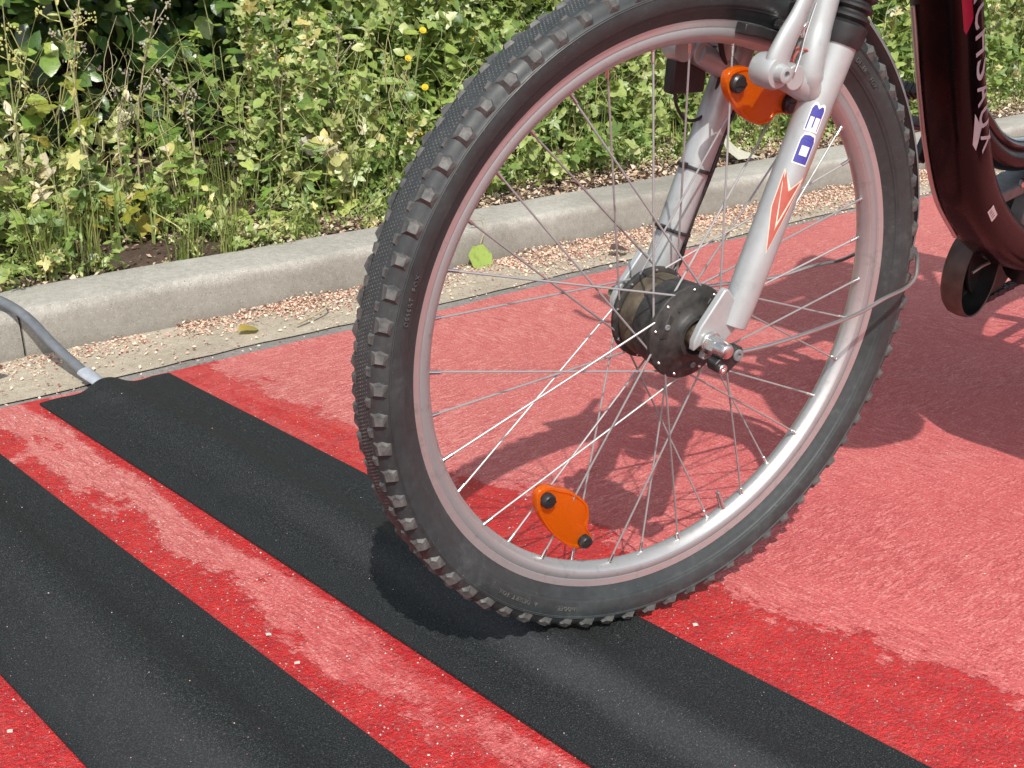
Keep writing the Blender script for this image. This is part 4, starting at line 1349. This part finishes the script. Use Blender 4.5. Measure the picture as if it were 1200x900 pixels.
class Leaves:
    def __init__(s): s.V, s.F, s.T, s.k = [], [], [], 0

    def add(s, tm, pos, dirv, up, size, tint):
        V0, F0 = tm
        N = len(pos)
        d = dirv / np.linalg.norm(dirv, axis=1)[:, None]
        u_ = up - d * np.sum(up * d, 1)[:, None]; u_ /= np.maximum(1e-6, np.linalg.norm(u_, axis=1))[:, None]
        w_ = np.cross(u_, d)
        wid = rng.uniform(.8, 1.2, N)
        v = pos[:, None] + (V0[None, :, :1] * d[:, None] + V0[None, :, 1:2] * wid[:, None, None] * w_[:, None] + V0[None, :, 2:3] * u_[:, None]) * size[:, None, None]
        s.V.append(v.reshape(-1, 3)); s.F.append((F0[None] + (s.k + np.arange(N) * len(V0))[:, None, None]).reshape(-1, 3))
        s.T.append(np.repeat(tint, len(V0))); s.k += N * len(V0)

    def stem(s, pts, r, tint):
        """three-sided stem"""
        pts = np.asarray(pts); m = len(pts)
        ang = np.array([0, 2.1, 4.2])
        rs = np.linspace(r, r * .5, m)
        v = pts[:, None] + np.stack([np.cos(ang), np.sin(ang), 0 * ang], 1)[None] * rs[:, None, None]
        f = []
        for i in range(m - 1):
            for k in range(3):
                a, b = i * 3 + k, i * 3 + (k + 1) % 3
                f += [(a, b, b + 3), (a, b + 3, a + 3)]
        s.V.append(v.reshape(-1, 3)); s.F.append(np.array(f) + s.k); s.T.append(np.full(m * 3, tint)); s.k += m * 3

    def build(s, name, mat, parent=None, kind='stuff'):
        return bulk(name, np.concatenate(s.V), np.concatenate(s.F), mat, parent, kind, np.concatenate(s.T))


def rdir(N, up=.3, face=.3):
    d = rng.normal(0, 1, (N, 3)); d[:, 2] += up; d[:, 1] -= face; d[:, 0] -= face * .5
    return d


def leaf_mesh(tm, name, mat):
    me = bpy.data.meshes.new(name)
    me.from_pydata([tuple(v) for v in tm[0]], [], [tuple(f) for f in tm[1]])
    me.materials.append(mat); me.update()
    return me


LM = {}
for key, tm in (('ov', OV), ('lb', LB5), ('l3', LB3), ('on', OVn)):
    for mk, mt in (('dark', M_leafdark_o), ('weed', M_leafweed_o), ('yel', M_leafyel_o)):
        LM[key + mk] = leaf_mesh(tm, 'leaf', mt)


def leaf_obj(key, pos, d, up, size, parent):
    d = Vector(d).normalized(); u_ = Vector(up); u_ = (u_ - d * u_.dot(d)).normalized(); w_ = u_.cross(d)
    M = Matrix(((d.x * size, w_.x * size, u_.x * size, pos[0]), (d.y * size, w_.y * size, u_.y * size, pos[1]), (d.z * size, w_.z * size, u_.z * size, pos[2]), (0, 0, 0, 1)))
    o = bpy.data.objects.new('leaf', LM[key])
    return link(o, parent, M)


def stemline(p0, p1, k=5, sag=.02):
    p0, p1 = np.array(p0, float), np.array(p1, float)
    t_ = np.linspace(0, 1, k)[:, None]
    return p0 + (p1 - p0) * t_ + np.sin(t_ * PI) * rng.normal(0, sag, 3)


def front(x):
    """how close to the kerb the green comes"""
    return np.interp(x, [0, .95, 1.0, 1.22, 1.30, 1.75, 2.1, 2.9, 3.5, 4.2, 5, 7], [2.29, 2.29, 2.41, 2.41, 2.30, 2.30, 2.36, 2.41, 2.44, 2.44, 2.42, 2.42])


# undergrowth nobody could count: some two thousand small weeds in one object
lv = Leaves()
for i in range(3900):
    x = .45 + 6.3 * rng.random() ** 1.5
    d = rng.random() ** .85 * 1.0
    y = float(front(x)) + d
    hollow = (x < 1.72 and d > .31 + .10 * math.sin(x * 9))
    if hollow and rng.random() < .92: continue
    mound = .5 + .5 * math.sin(x * 8.3 + y * 5) * math.sin(x * 3.7 - y * 9)
    if mound < .36 and rng.random() < .62: continue
    z = SZ(x, y)
    h = (.55 + .75 * mound) * (.055 + .44 * min(1, d / .58)) * rng.uniform(.5, 1.15)
    if hollow: h *= .6
    kind = rng.random()
    dry = .30 if x < 1.3 else .14
    tone = rng.uniform(.15, .60) if rng.random() > dry else rng.uniform(.72, 1.0)
    if 1.9 < x < 3.2: tone = min(tone, .55) * .9 + .08
    elif x <= 1.9 and tone < .7: tone += .06
    lean_ = rng.normal(0, .05, 2)
    tip = np.array([x + lean_[0] + (-.02), y - .05 + lean_[1], z + h])
    st = stemline((x, y, z - .01), tip, 5, .012)
    lv.stem(st, .0016, .62 if tone < .7 else .9)
    N = int(12 + 34 * h / .4)
    q = rng.uniform(.25, 1.02, N)
    pos = np.stack([np.interp(q, np.linspace(0, 1, 5), st[:, k]) for k in range(3)], 1)
    dv = rdir(N, .15, .35)
    sz = (.011 + .026 * rng.random(N) ** 1.5) * (1.0 if x < 2 else 1.25) * (.75 if d < .12 else 1)
    up = rng.normal(0, .45, (N, 3)) + np.array([-.25, -.45, .9])
    if kind < .42: tm = LB3 if kind < .2 else LB5; sz = sz * 1.25
    elif kind < .68: tm = OV
    elif kind < .84: tm = OVn
    else: tm = SM; sz = sz * .8
    lv.add(tm, pos, dv, up, sz, np.clip(tone + rng.normal(0, .09, N), 0, 1))
# thin dead stems and tendrils tangled through it
for i in range(1700):
    x = .5 + 5.5 * rng.random() ** 1.4; y = float(front(x)) + .02 + rng.random() * .6
    z = SZ(x, y) + rng.random() * .30
    l_ = rng.uniform(.05, .20)
    d = rng.normal(0, 1, 3); d[2] = abs(d[2]) * .8; d[1] *= .5; d /= np.linalg.norm(d)
    lv.stem(stemline((x, y, z), np.array([x, y, z]) + d * l_, 6, .015), rng.uniform(.0007, .0018), rng.uniform(.7, 1))
tag(lv.build('undergrowth', M_leafweed), kind='stuff')

# tiny creeping plants along the kerb
lv = Leaves()
for i in range(520):
    x = .5 + 4.5 * rng.random(); y = 2.262 + abs(rng.normal(0, .10)) + (0 if x < 1.7 else .08)
    if .96 < x < 1.26 and rng.random() < .9: continue
    if 1.75 < x < 3.3 and rng.random() < .35: continue
    z = SZ(x, y); N = 26
    pos = np.stack([x + rng.normal(0, .022, N), y + rng.normal(0, .018, N), z + abs(rng.normal(0, .022, N))], 1)
    lv.add(SM, pos, rdir(N, .5, .2), rng.normal(0, .5, (N, 3)) + np.array([0, -.3, 1]), rng.uniform(.007, .016, N), np.clip(rng.normal(.52, .18, N), 0, 1))
tag(lv.build('creeping_weeds', M_leafweed), kind='stuff')

# grass blades mixed through the bank front
def blades(lv, x, y, n_, L, sp, tone, w=.0016, fall=.8):
    for k in range(n_):
        a = rng.uniform(0, 2 * PI); l_ = L * rng.uniform(.5, 1.1); out = rng.uniform(.1, 1) * fall
        bx, by = x + rng.normal(0, sp), y + rng.normal(0, sp * .6)
        bz = SZ(bx, by) - .004
        m = 6
        t_ = np.linspace(0, 1, m)
        px = bx + math.cos(a) * l_ * out * t_ ** 1.6 * .7; py = by + math.sin(a) * l_ * out * t_ ** 1.6 * .5
        pz = bz + l_ * (t_ - .45 * out * t_ ** 2.4)
        ww = w * (1 - t_ ** 2 * .9) * rng.uniform(.7, 1.4)
        dx, dy = -math.sin(a), math.cos(a)
        v = np.stack([np.stack([px + dx * ww, py + dy * ww, pz], 1), np.stack([px - dx * ww, py - dy * ww, pz + .0006], 1)], 1).reshape(-1, 3)
        f = []
        for q in range(m - 1): f += [(2 * q, 2 * q + 1, 2 * q + 3), (2 * q, 2 * q + 3, 2 * q + 2)]
        lv.V.append(v); lv.F.append(np.array(f) + lv.k); lv.T.append(np.full(2 * m, np.clip(tone + rng.normal(0, .15), 0, 1))); lv.k += 2 * m


lv = Leaves()
for i in range(380):
    x = .5 + 5.2 * rng.random(); y = float(front(x)) + rng.uniform(-.03, .40)
    blades(lv, x, y, 7, rng.uniform(.09, .24), .02, rng.uniform(.25, .8))
tag(lv.build('grass_blades', M_grass), kind='stuff')

for (x, y, n_, L, tone, lab) in ((1.145, 2.272, 46, .13, .50, 'grass tuft rooted right behind the kerb beside the bare soil'),
                                 (1.235, 2.272, 40, .17, .66, 'yellowing grass tuft behind the kerb, right of the tuft at the bare soil'),
                                 (.875, 2.30, 40, .20, .55, 'grass tuft at the left edge just above the grey hose'),
                                 (1.43, 2.29, 46, .09, .45, 'low dense grass tuft behind the kerb, nearest the front tyre')):
    t = thing('grass_tuft', (x, y, SZ(x, y)), lab, 'grass', 'grass tufts along the kerb')
    lv = Leaves(); blades(lv, x, y, n_, L, .016, tone, .0014)
    lv.build('grass_blade', M_grass, t)

# long straw-coloured blades that stand out
for pts, lab in ((((1.165, 2.262, .088), (1.149, 2.30, .135), (1.107, 2.33, .172)), 'single broad yellow-green blade leaning left over the bare soil'),
                 (((1.265, 2.275, .080), (1.340, 2.30, .108), (1.430, 2.33, .135)), 'pair of long pale straws leaning right over the litter behind the kerb'),
                 (((.985, 2.300, .100), (.90, 2.30, .098), (.78, 2.30, .094)), 'long pale straw lying across the weeds above the hose')):
    pt = smoothpath(pts, 6)
    mb = MB().tube(pt, [.0032 * (1 - .75 * k / len(pt)) for k in range(len(pt))], 6, True, (1, .35))
    if 'pair' in lab: mb.tube([p + Vector((.004, -.012, -.004 - .0006 * k)) for k, p in enumerate(pt)], [.0026 * (1 - .7 * k / len(pt)) for k in range(len(pt))], 6, True, (1, .35))
    tag(mb.build('straw_blade', M_budgreen, None), lab, 'grass blade')

# hedge shrubs behind the weeds
shr = ((.62, 3.28, 'dark glossy hedge shrub at the left edge behind the tall dry stalks'), (1.42, 3.38, 'dark hedge shrub with black gaps behind the yellow flowers'),
       (2.20, 3.42, 'green hedge shrub left of the front tyre at the top of the picture'), (3.05, 3.50, 'hedge shrub seen through the upper spokes of the wheel'),
       (3.95, 3.45, 'leafy shrub seen between the fork and the dark red frame'), (4.95, 3.45, 'shrub right of the frame above the far end of the kerb'),
       (6.1, 3.7, 'farthest hedge shrub at the right edge of the picture'))
for i, (sx, sy, lab) in enumerate(shr):
    t = thing('hedge_shrub', (sx, sy, SZ(sx, sy)), lab, 'shrub', 'hedge shrubs along the bank')
    z0 = SZ(sx, sy)
    br = MB()
    for k in range(9):
        a = rng.uniform(0, 2 * PI); l_ = rng.uniform(.5, 1.1)
        p1 = (sx + math.cos(a) * .38, sy + math.sin(a) * .30 - .06, z0 + l_)
        MBt = stemline((sx + rng.normal(0, .05), sy + rng.normal(0, .05), z0 - .02), p1, 6, .05)
        br.tube([tuple(p) for p in MBt], [.011, .009, .008, .006, .004, .002], 6)
    br.build('branch', M_bark, t)
    lv = Leaves()
    N = 5200
    u_ = rng.normal(0, 1, (N, 3)); u_ /= np.linalg.norm(u_, axis=1)[:, None]
    rad = rng.random(N) ** .30
    c = np.array([sx, sy, z0 + .58])
    lump = 1 + .18 * np.sin(u_[:, 0] * 7 + i) * np.sin(u_[:, 2] * 9 + i * 2) + .10 * np.sin(u_[:, 0] * 17 + u_[:, 2] * 13)
    pos = c + u_ * np.array([.56, .46, .66]) * rad[:, None] * lump[:, None]
    pos[:, 2] = np.maximum(pos[:, 2], z0 + .03)
    thin = rng.random(N) < np.where(np.sin(pos[:, 0] * 8 + pos[:, 2] * 6 + i) + np.sin(pos[:, 2] * 15 + i * 3) > .55, .55, 1)
    pos = pos[thin]; N = len(pos)
    dv = (pos - c) * .8 + rng.normal(0, .35, (N, 3)) + np.array([0, -.15, -.12])
    up = rng.normal(0, .35, (N, 3)) + np.array([-.25, -.55, .85])
    left = i < 2
    sz = rng.uniform(.034, .066, N) * (1.0 if left else 1.12)
    tone = np.clip(rng.normal(.42 if left else .70, .22, N), 0, 1)
    half_ = rng.random(N) < (.25 if left else .45)
    lv.add(OV, pos[~half_], dv[~half_], up[~half_], sz[~half_], tone[~half_])
    lv.add(LB3, pos[half_], dv[half_], up[half_], sz[half_] * 1.2, tone[half_])
    if i < 2:                               # extra leaves above the view, added to shade the hollow
        N = 2600
        pos = np.array([sx + .05, sy - .34, z0 + .88]) + rng.normal(0, 1, (N, 3)) * np.array([.30, .17, .10])
        keep_ = pos[:, 2] > .60 + .02 * np.sin(pos[:, 0] * 20)
        pos = pos[keep_]; N = len(pos)
        lv.add(OV, pos, rng.normal(0, .6, (N, 3)) + np.array([0, -.3, -.3]), rng.normal(0, .4, (N, 3)) + np.array([-.2, -.4, .9]), rng.uniform(.04, .065, N), np.clip(rng.normal(.4, .2, N), 0, 1))
    lv.build('foliage', M_leafdark, t)
    for k in range(42):                      # the larger leaves on the side one sees
        a = rng.uniform(-PI * .85, -PI * .15); zz = rng.uniform(.06, .52)
        rr = .50 + rng.normal(0, .03)
        p = (sx + math.cos(a) * rr * 1.05, sy + math.sin(a) * rr * .95, z0 + zz)
        leaf_obj('ovdark' if left or k % 3 else 'lbdark', p, (rng.normal(0, .6), -.6 + rng.normal(0, .3), rng.normal(-.1, .4)), (rng.normal(-.2, .3), -.5, .8), rng.uniform(.045, .075), t)

# single weeds one can tell apart, with leaves of their own
def weed(x, y, h, n_, key, size, lab, lean_=(0, 0), droop=0.0, name='leafy_weed', cat='weed', group='weeds growing on the bank'):
    z = SZ(x, y)
    t = thing(name, (x, y, z), lab, cat, group)
    tip = (x + lean_[0], y + lean_[1], z + h)
    st = stemline((x, y, z - .01), tip, 7, .015)
    MB().tube([tuple(p) for p in st], [.0028 - .0003 * k for k in range(7)], 6).build('stem', M_stem, t)
    for k in range(n_):
        q = .22 + .80 * k / n_
        p = [float(np.interp(q, np.linspace(0, 1, 7), st[:, c])) for c in range(3)]
        a = k * 2.4 + rng.uniform(-.4, .4)
        d = Vector((math.cos(a), math.sin(a) - .35, .25 - droop + rng.uniform(-.2, .2)))
        s_ = size * rng.uniform(.75, 1.15) * (1.1 - .5 * q)
        p1 = Vector(p) + d.normalized() * s_ * .35
        leaf_obj(key, p1, d, (rng.normal(-.15, .25), -.45 + rng.normal(0, .2), 1), s_, t)
    return t


W = [(1.07, 2.62, .30, 9, 'lbyel', .085, 'weed with large yellow-green lobed leaves low in front of the dark hollow, left'),
     (1.102, 2.425, .10, 6, 'lbyel', .072, 'small bright yellow-green lobed plant just above the bare soil'),
     (.97, 2.62, .46, 12, 'ovweed', .060, 'tall broad-leaved weed in the top left corner'),
     (1.41, 2.76, .36, 12, 'lbdark', .085, 'vine spray with big glossy lobed leaves in the dark hollow'),
     (1.50, 2.80, .44, 10, 'ovdark', .080, 'upright plant with five blue-green leaflets against the dark hollow'),
     (1.30, 2.60, .30, 12, 'l3weed', .060, 'weed with three-lobed leaves left of the yellow flowers'),
     (1.62, 2.62, .24, 12, 'lbweed', .062, 'weed with deeply lobed leaves below the yellow flowers'),
     (1.58, 2.42, .13, 9, 'l3weed', .055, 'low weed with three-lobed leaves at the litter, nearest the tyre'),
     (1.40, 2.40, .16, 11, 'l3weed', .050, 'low bushy weed behind the second grass tuft'),
     (1.92, 2.72, .40, 12, 'onweed', .085, 'tall weed with long hanging leaves at the top centre'),
     (2.16, 2.80, .40, 12, 'ovweed', .080, 'weed with large oval leaves beside the top of the tyre'),
     (2.02, 2.58, .22, 11, 'l3weed', .058, 'bushy weed left of the tyre at half its height'),
     (2.35, 2.70, .26, 13, 'l3weed', .062, 'bright green weed just inside the upper left of the wheel'),
     (2.62, 2.78, .28, 13, 'lbweed', .066, 'bright green lobed weed behind the left spokes'),
     (2.95, 2.82, .30, 13, 'l3weed', .066, 'bright green weed left of the far fork leg'),
     (3.30, 2.80, .36, 12, 'ovweed', .070, 'oval-leaved weed behind the sensor box on the far fork leg'),
     (3.75, 2.78, .30, 12, 'lbweed', .075, 'lobed weed between the two fork legs'),
     (4.35, 2.75, .34, 14, 'onweed', .105, 'weed with long narrow hanging leaves between tyre and frame'),
     (5.10, 2.85, .30, 14, 'ovweed', .095, 'light green broad-leaved weed right of the frame, the upper one'),
     (4.98, 2.62, .16, 12, 'l3weed', .080, 'low light green weed right of the frame just above the litter'),
     (.80, 2.42, .22, 12, 'lbweed', .060, 'lobed weed at the left edge above the hose'),
     (.88, 2.36, .12, 9, 'ovweed', .045, 'small oval-leaved weed at the kerb above the hose'),
     (1.24, 2.45, .14, 10, 'ovweed', .048, 'small dull green weed at the right end of the bare soil')]
for w_ in W: weed(*w_)

# tall dry stalks with seed heads
ST = [((1.012, 2.50), (1.022, 2.49, .575), 'bud', 'tall pale stalk with a yellow-green bud cluster at the top left'),
      ((.945, 2.48), (.949, 2.47, .478), 'bud', 'shorter stalk with a yellow bud cluster at the left edge'),
      ((1.120, 2.54), (1.080, 2.50, .590), 'seed', 'tall greenish stalk with grey seed heads, second from the left'),
      ((1.150, 2.50), (1.150, 2.49, .400), 'seed', 'stalk with a fluffy grey head in the middle of the left hollow'),
      ((1.180, 2.54), (1.235, 2.50, .545), 'seed', 'tall dry stalk with curling leaves left of the five blue-green leaflets'),
      ((1.270, 2.46), (1.235, 2.45, .400), 'seed', 'short dry stalk with pale curled leaves above the bare soil'),
      ((1.540, 2.55), (1.529, 2.54, .535), 'seed', 'dry whitish stalk just above the yellow flowers'),
      ((1.720, 2.68), (1.765, 2.62, .490), 'seed', 'dry whitish stalk right of the yellow flowers')]
for (bx, by), tip, kd, lab in ST:
    z = SZ(bx, by)
    t = thing('dry_stalk', (bx, by, z), lab, 'dry stalk', 'tall stalks standing in the weeds')
    st = stemline((bx, by, z - .01), tip, 8, .022)
    MB().tube([tuple(p) for p in st], [.0026 - .0002 * k for k in range(8)], 6).build('stem', M_dry if kd == 'seed' else M_stem, t)
    for k in range(6):
        q = rng.uniform(.55, 1.0); p = np.array([float(np.interp(q, np.linspace(0, 1, 8), st[:, c])) for c in range(3)])
        e = p + np.array([rng.normal(0, .030), rng.normal(-.005, .015), rng.uniform(.015, .055)])
        hd = MB().tube([tuple(p), tuple((p + e) / 2 + np.array([0, 0, -.004])), tuple(e)], [.0012, .001, .0009], 5)
        for j in range(12):
            c = e + rng.normal(0, .0062, 3)
            hd.ball(c, rng.uniform(.0014, .0032), 6, (1, 1, rng.uniform(.7, 1.4)))
        hd.build('seed_head', M_seed if kd == 'seed' else M_budgreen, t, smooth=False)
    lv = Leaves()
    N = 34
    q = rng.uniform(.15, .98, N)
    pos = np.stack([np.interp(q, np.linspace(0, 1, 8), st[:, c]) for c in range(3)], 1)
    lv.add(OVn, pos, rdir(N, -.1, .2), rng.normal(0, .6, (N, 3)) + np.array([0, -.4, .8]), rng.uniform(.012, .026, N), rng.uniform(.5, 1, N))
    lv.build('dry_leaves', M_leafweed, t)

# yellow flowers
FL = [((1.671, 2.80, .398), 'left one of the pair of yellow flowers over the dark hollow'), ((1.707, 2.80, .395), 'right one of the pair of yellow flowers over the dark hollow'),
      ((1.637, 2.80, .367), 'yellow flower lower left of the pair'), ((2.084, 2.72, .455), 'yellow flower highest beside the tyre, towards the left'),
      ((2.034, 2.72, .387), 'yellow flower a little below the highest one left of the tyre'), ((2.087, 2.72, .310), 'yellow flower at mid height in the weeds left of the tyre'),
      ((2.021, 2.66, .205), 'lowest yellow flower, near the tyre shoulder knobs'), ((2.26, 2.74, .425), 'yellow flower closest to the top of the tyre')]
for p, lab in FL:
    bx, by = p[0] + rng.normal(0, .02), p[1] + .03
    z = SZ(bx, by)
    t = thing('yellow_flower', (bx, by, z), lab, 'flower', 'yellow flowers in the weeds')
    st = stemline((bx, by, z - .01), p, 6, .012)
    MB().tube([tuple(q) for q in st], [.0022] * 5 + [.0016], 5).build('stem', M_stem, t)
    mb = MB(); c = Vector(p); nrm = Vector((-.35 + rng.normal(0, .2), -.75, .55)).normalized(); a_ = nrm.orthogonal().normalized(); b_ = nrm.cross(a_)
    for ly, (n_, l_) in enumerate(((14, .0088), (10, .0064), (7, .004))):
        for k in range(n_):
            q = 2 * PI * (k + ly * .3) / n_
            d = a_ * math.cos(q) + b_ * math.sin(q); s_ = nrm.cross(d)
            e = c + nrm * .0012 * ly
            mb.add([e + s_ * .0008, e - s_ * .0008, e + d * l_ - s_ * .0022 + nrm * .002, e + d * l_ * 1.06 + nrm * .001, e + d * l_ + s_ * .0022 + nrm * .002], [(0, 1, 2, 3, 4)])
    mb.build('flower_head', M_yellow, t, smooth=False)
    MB().ball(tuple(c - nrm * .004), .0045, 8).build('flower_cup', M_stem, t)
    lv = Leaves(); N = 10; q = rng.uniform(.1, .85, N)
    pos = np.stack([np.interp(q, np.linspace(0, 1, 6), st[:, cc]) for cc in range(3)], 1)
    lv.add(OVn, pos, rdir(N, .1, .3), rng.normal(0, .4, (N, 3)) + np.array([0, -.4, .8]), rng.uniform(.02, .045, N), rng.uniform(.2, .6, N))
    lv.build('stem_leaves', M_leafweed, t)

# ------------------------------------------------------------------ loose bits one can point at
def fallen_leaf(tm, loc, d, up, size, mat, label, stem=None):
    t = thing('fallen_leaf', loc, label, 'leaf')
    d = Vector(d).normalized(); u_ = Vector(up); u_ = (u_ - d * u_.dot(d)).normalized(); w_ = u_.cross(d)
    V_ = [Vector(loc) + (d * v[0] + w_ * v[1] + u_ * v[2]) * size for v in tm[0]]
    MB().add(V_, [tuple(f) for f in tm[1]]).build('leaf_blade', mat, t)
    if stem: MB().tube(smoothpath(stem, 6), .0011, 6).build('leaf_stem', M_dry, t)
    return t

fallen_leaf(RD, (1.752, 2.090, .050), (-.35, -.30, -.50), (-.2, -1, .35), .066, leaf_mesh(LB5, 'leaf', M_leafweed_o).materials[0], 'pale green leaf leaning on the kerb face, seen through the left spokes', [(1.745, 2.088, .052), (1.760, 2.095, .075), (1.755, 2.097, .100), (1.725, 2.10, .106)])
fallen_leaf(OV, (1.085, 1.985, .009), (.9, .1, .10), (0, -.2, 1), .045, M_leafyel_o, 'yellow leaf lying in the petals at the kerb, left of the tyre')
fallen_leaf(OV, (.640, 2.040, .014), (.5, -.5, .4), (-.6, 0, .6), .042, M_brown, 'curled dark brown leaf in the gutter left of the hose')
fallen_leaf(OV, (2.02, 1.965, .018), (.9, -.3, .1), (0, -.3, 1), .050, M_brown, 'dark brown leaf on the petals in the gutter behind the spokes')
fallen_leaf(OV, (.96, 2.318, .100), (.8, .3, .2), (-.2, -.5, .8), .034, M_bleached, 'bleached white leaf on the bare soil behind the kerb')
fallen_leaf(LB3, (1.60, 2.56, .245), (.3, -.4, -.7), (-.2, -.9, .4), .055, M_bleached, 'bleached whitish leaf hanging in the weeds left of the tyre')
t = thing('paper_scrap', (2.83, 2.25, .10), 'white paper scrap on the kerb edge behind the far fork leg', 'paper scrap')
MB().add([(2.80, 2.235, .102), (2.90, 2.24, .098), (2.875, 2.30, .118), (2.82, 2.32, .165), (2.79, 2.27, .125)], [(0, 1, 2), (0, 2, 4), (2, 3, 4)]).build('paper_sheet', M_bleached, t, smooth=False)
tag(MB().tube(smoothpath([(1.19, 1.955, .010), (1.235, 1.968, .014), (1.275, 1.985, .020), (1.290, 2.01, .026)], 6), [.0026] * 6 + [.0022] * 6 + [.0016] * 7, 7).build('twig', M_dry, None), 'bent pale twig lying on the petals at the kerb, left of the tyre', 'twig')
for loc, r, lab in (((.576, 1.038, 0), .0042, 'pale stone chip between the mats, just left of the middle one'), ((.569, .972, 0), .0036, 'pair-like pale stone chip between the mats nearest the camera'),
                    ((.890, 1.264, .001), .003, 'white chip on the far edge of the mat left of the tyre'), ((.925, .758, 0), .0042, 'cream stone chip on the dark red strip right of the tyre foot'),
                    ((.309, 1.046, 0), .0042, 'white stone chip in the bottom left red corner')):
    crumb(loc, r, lab)
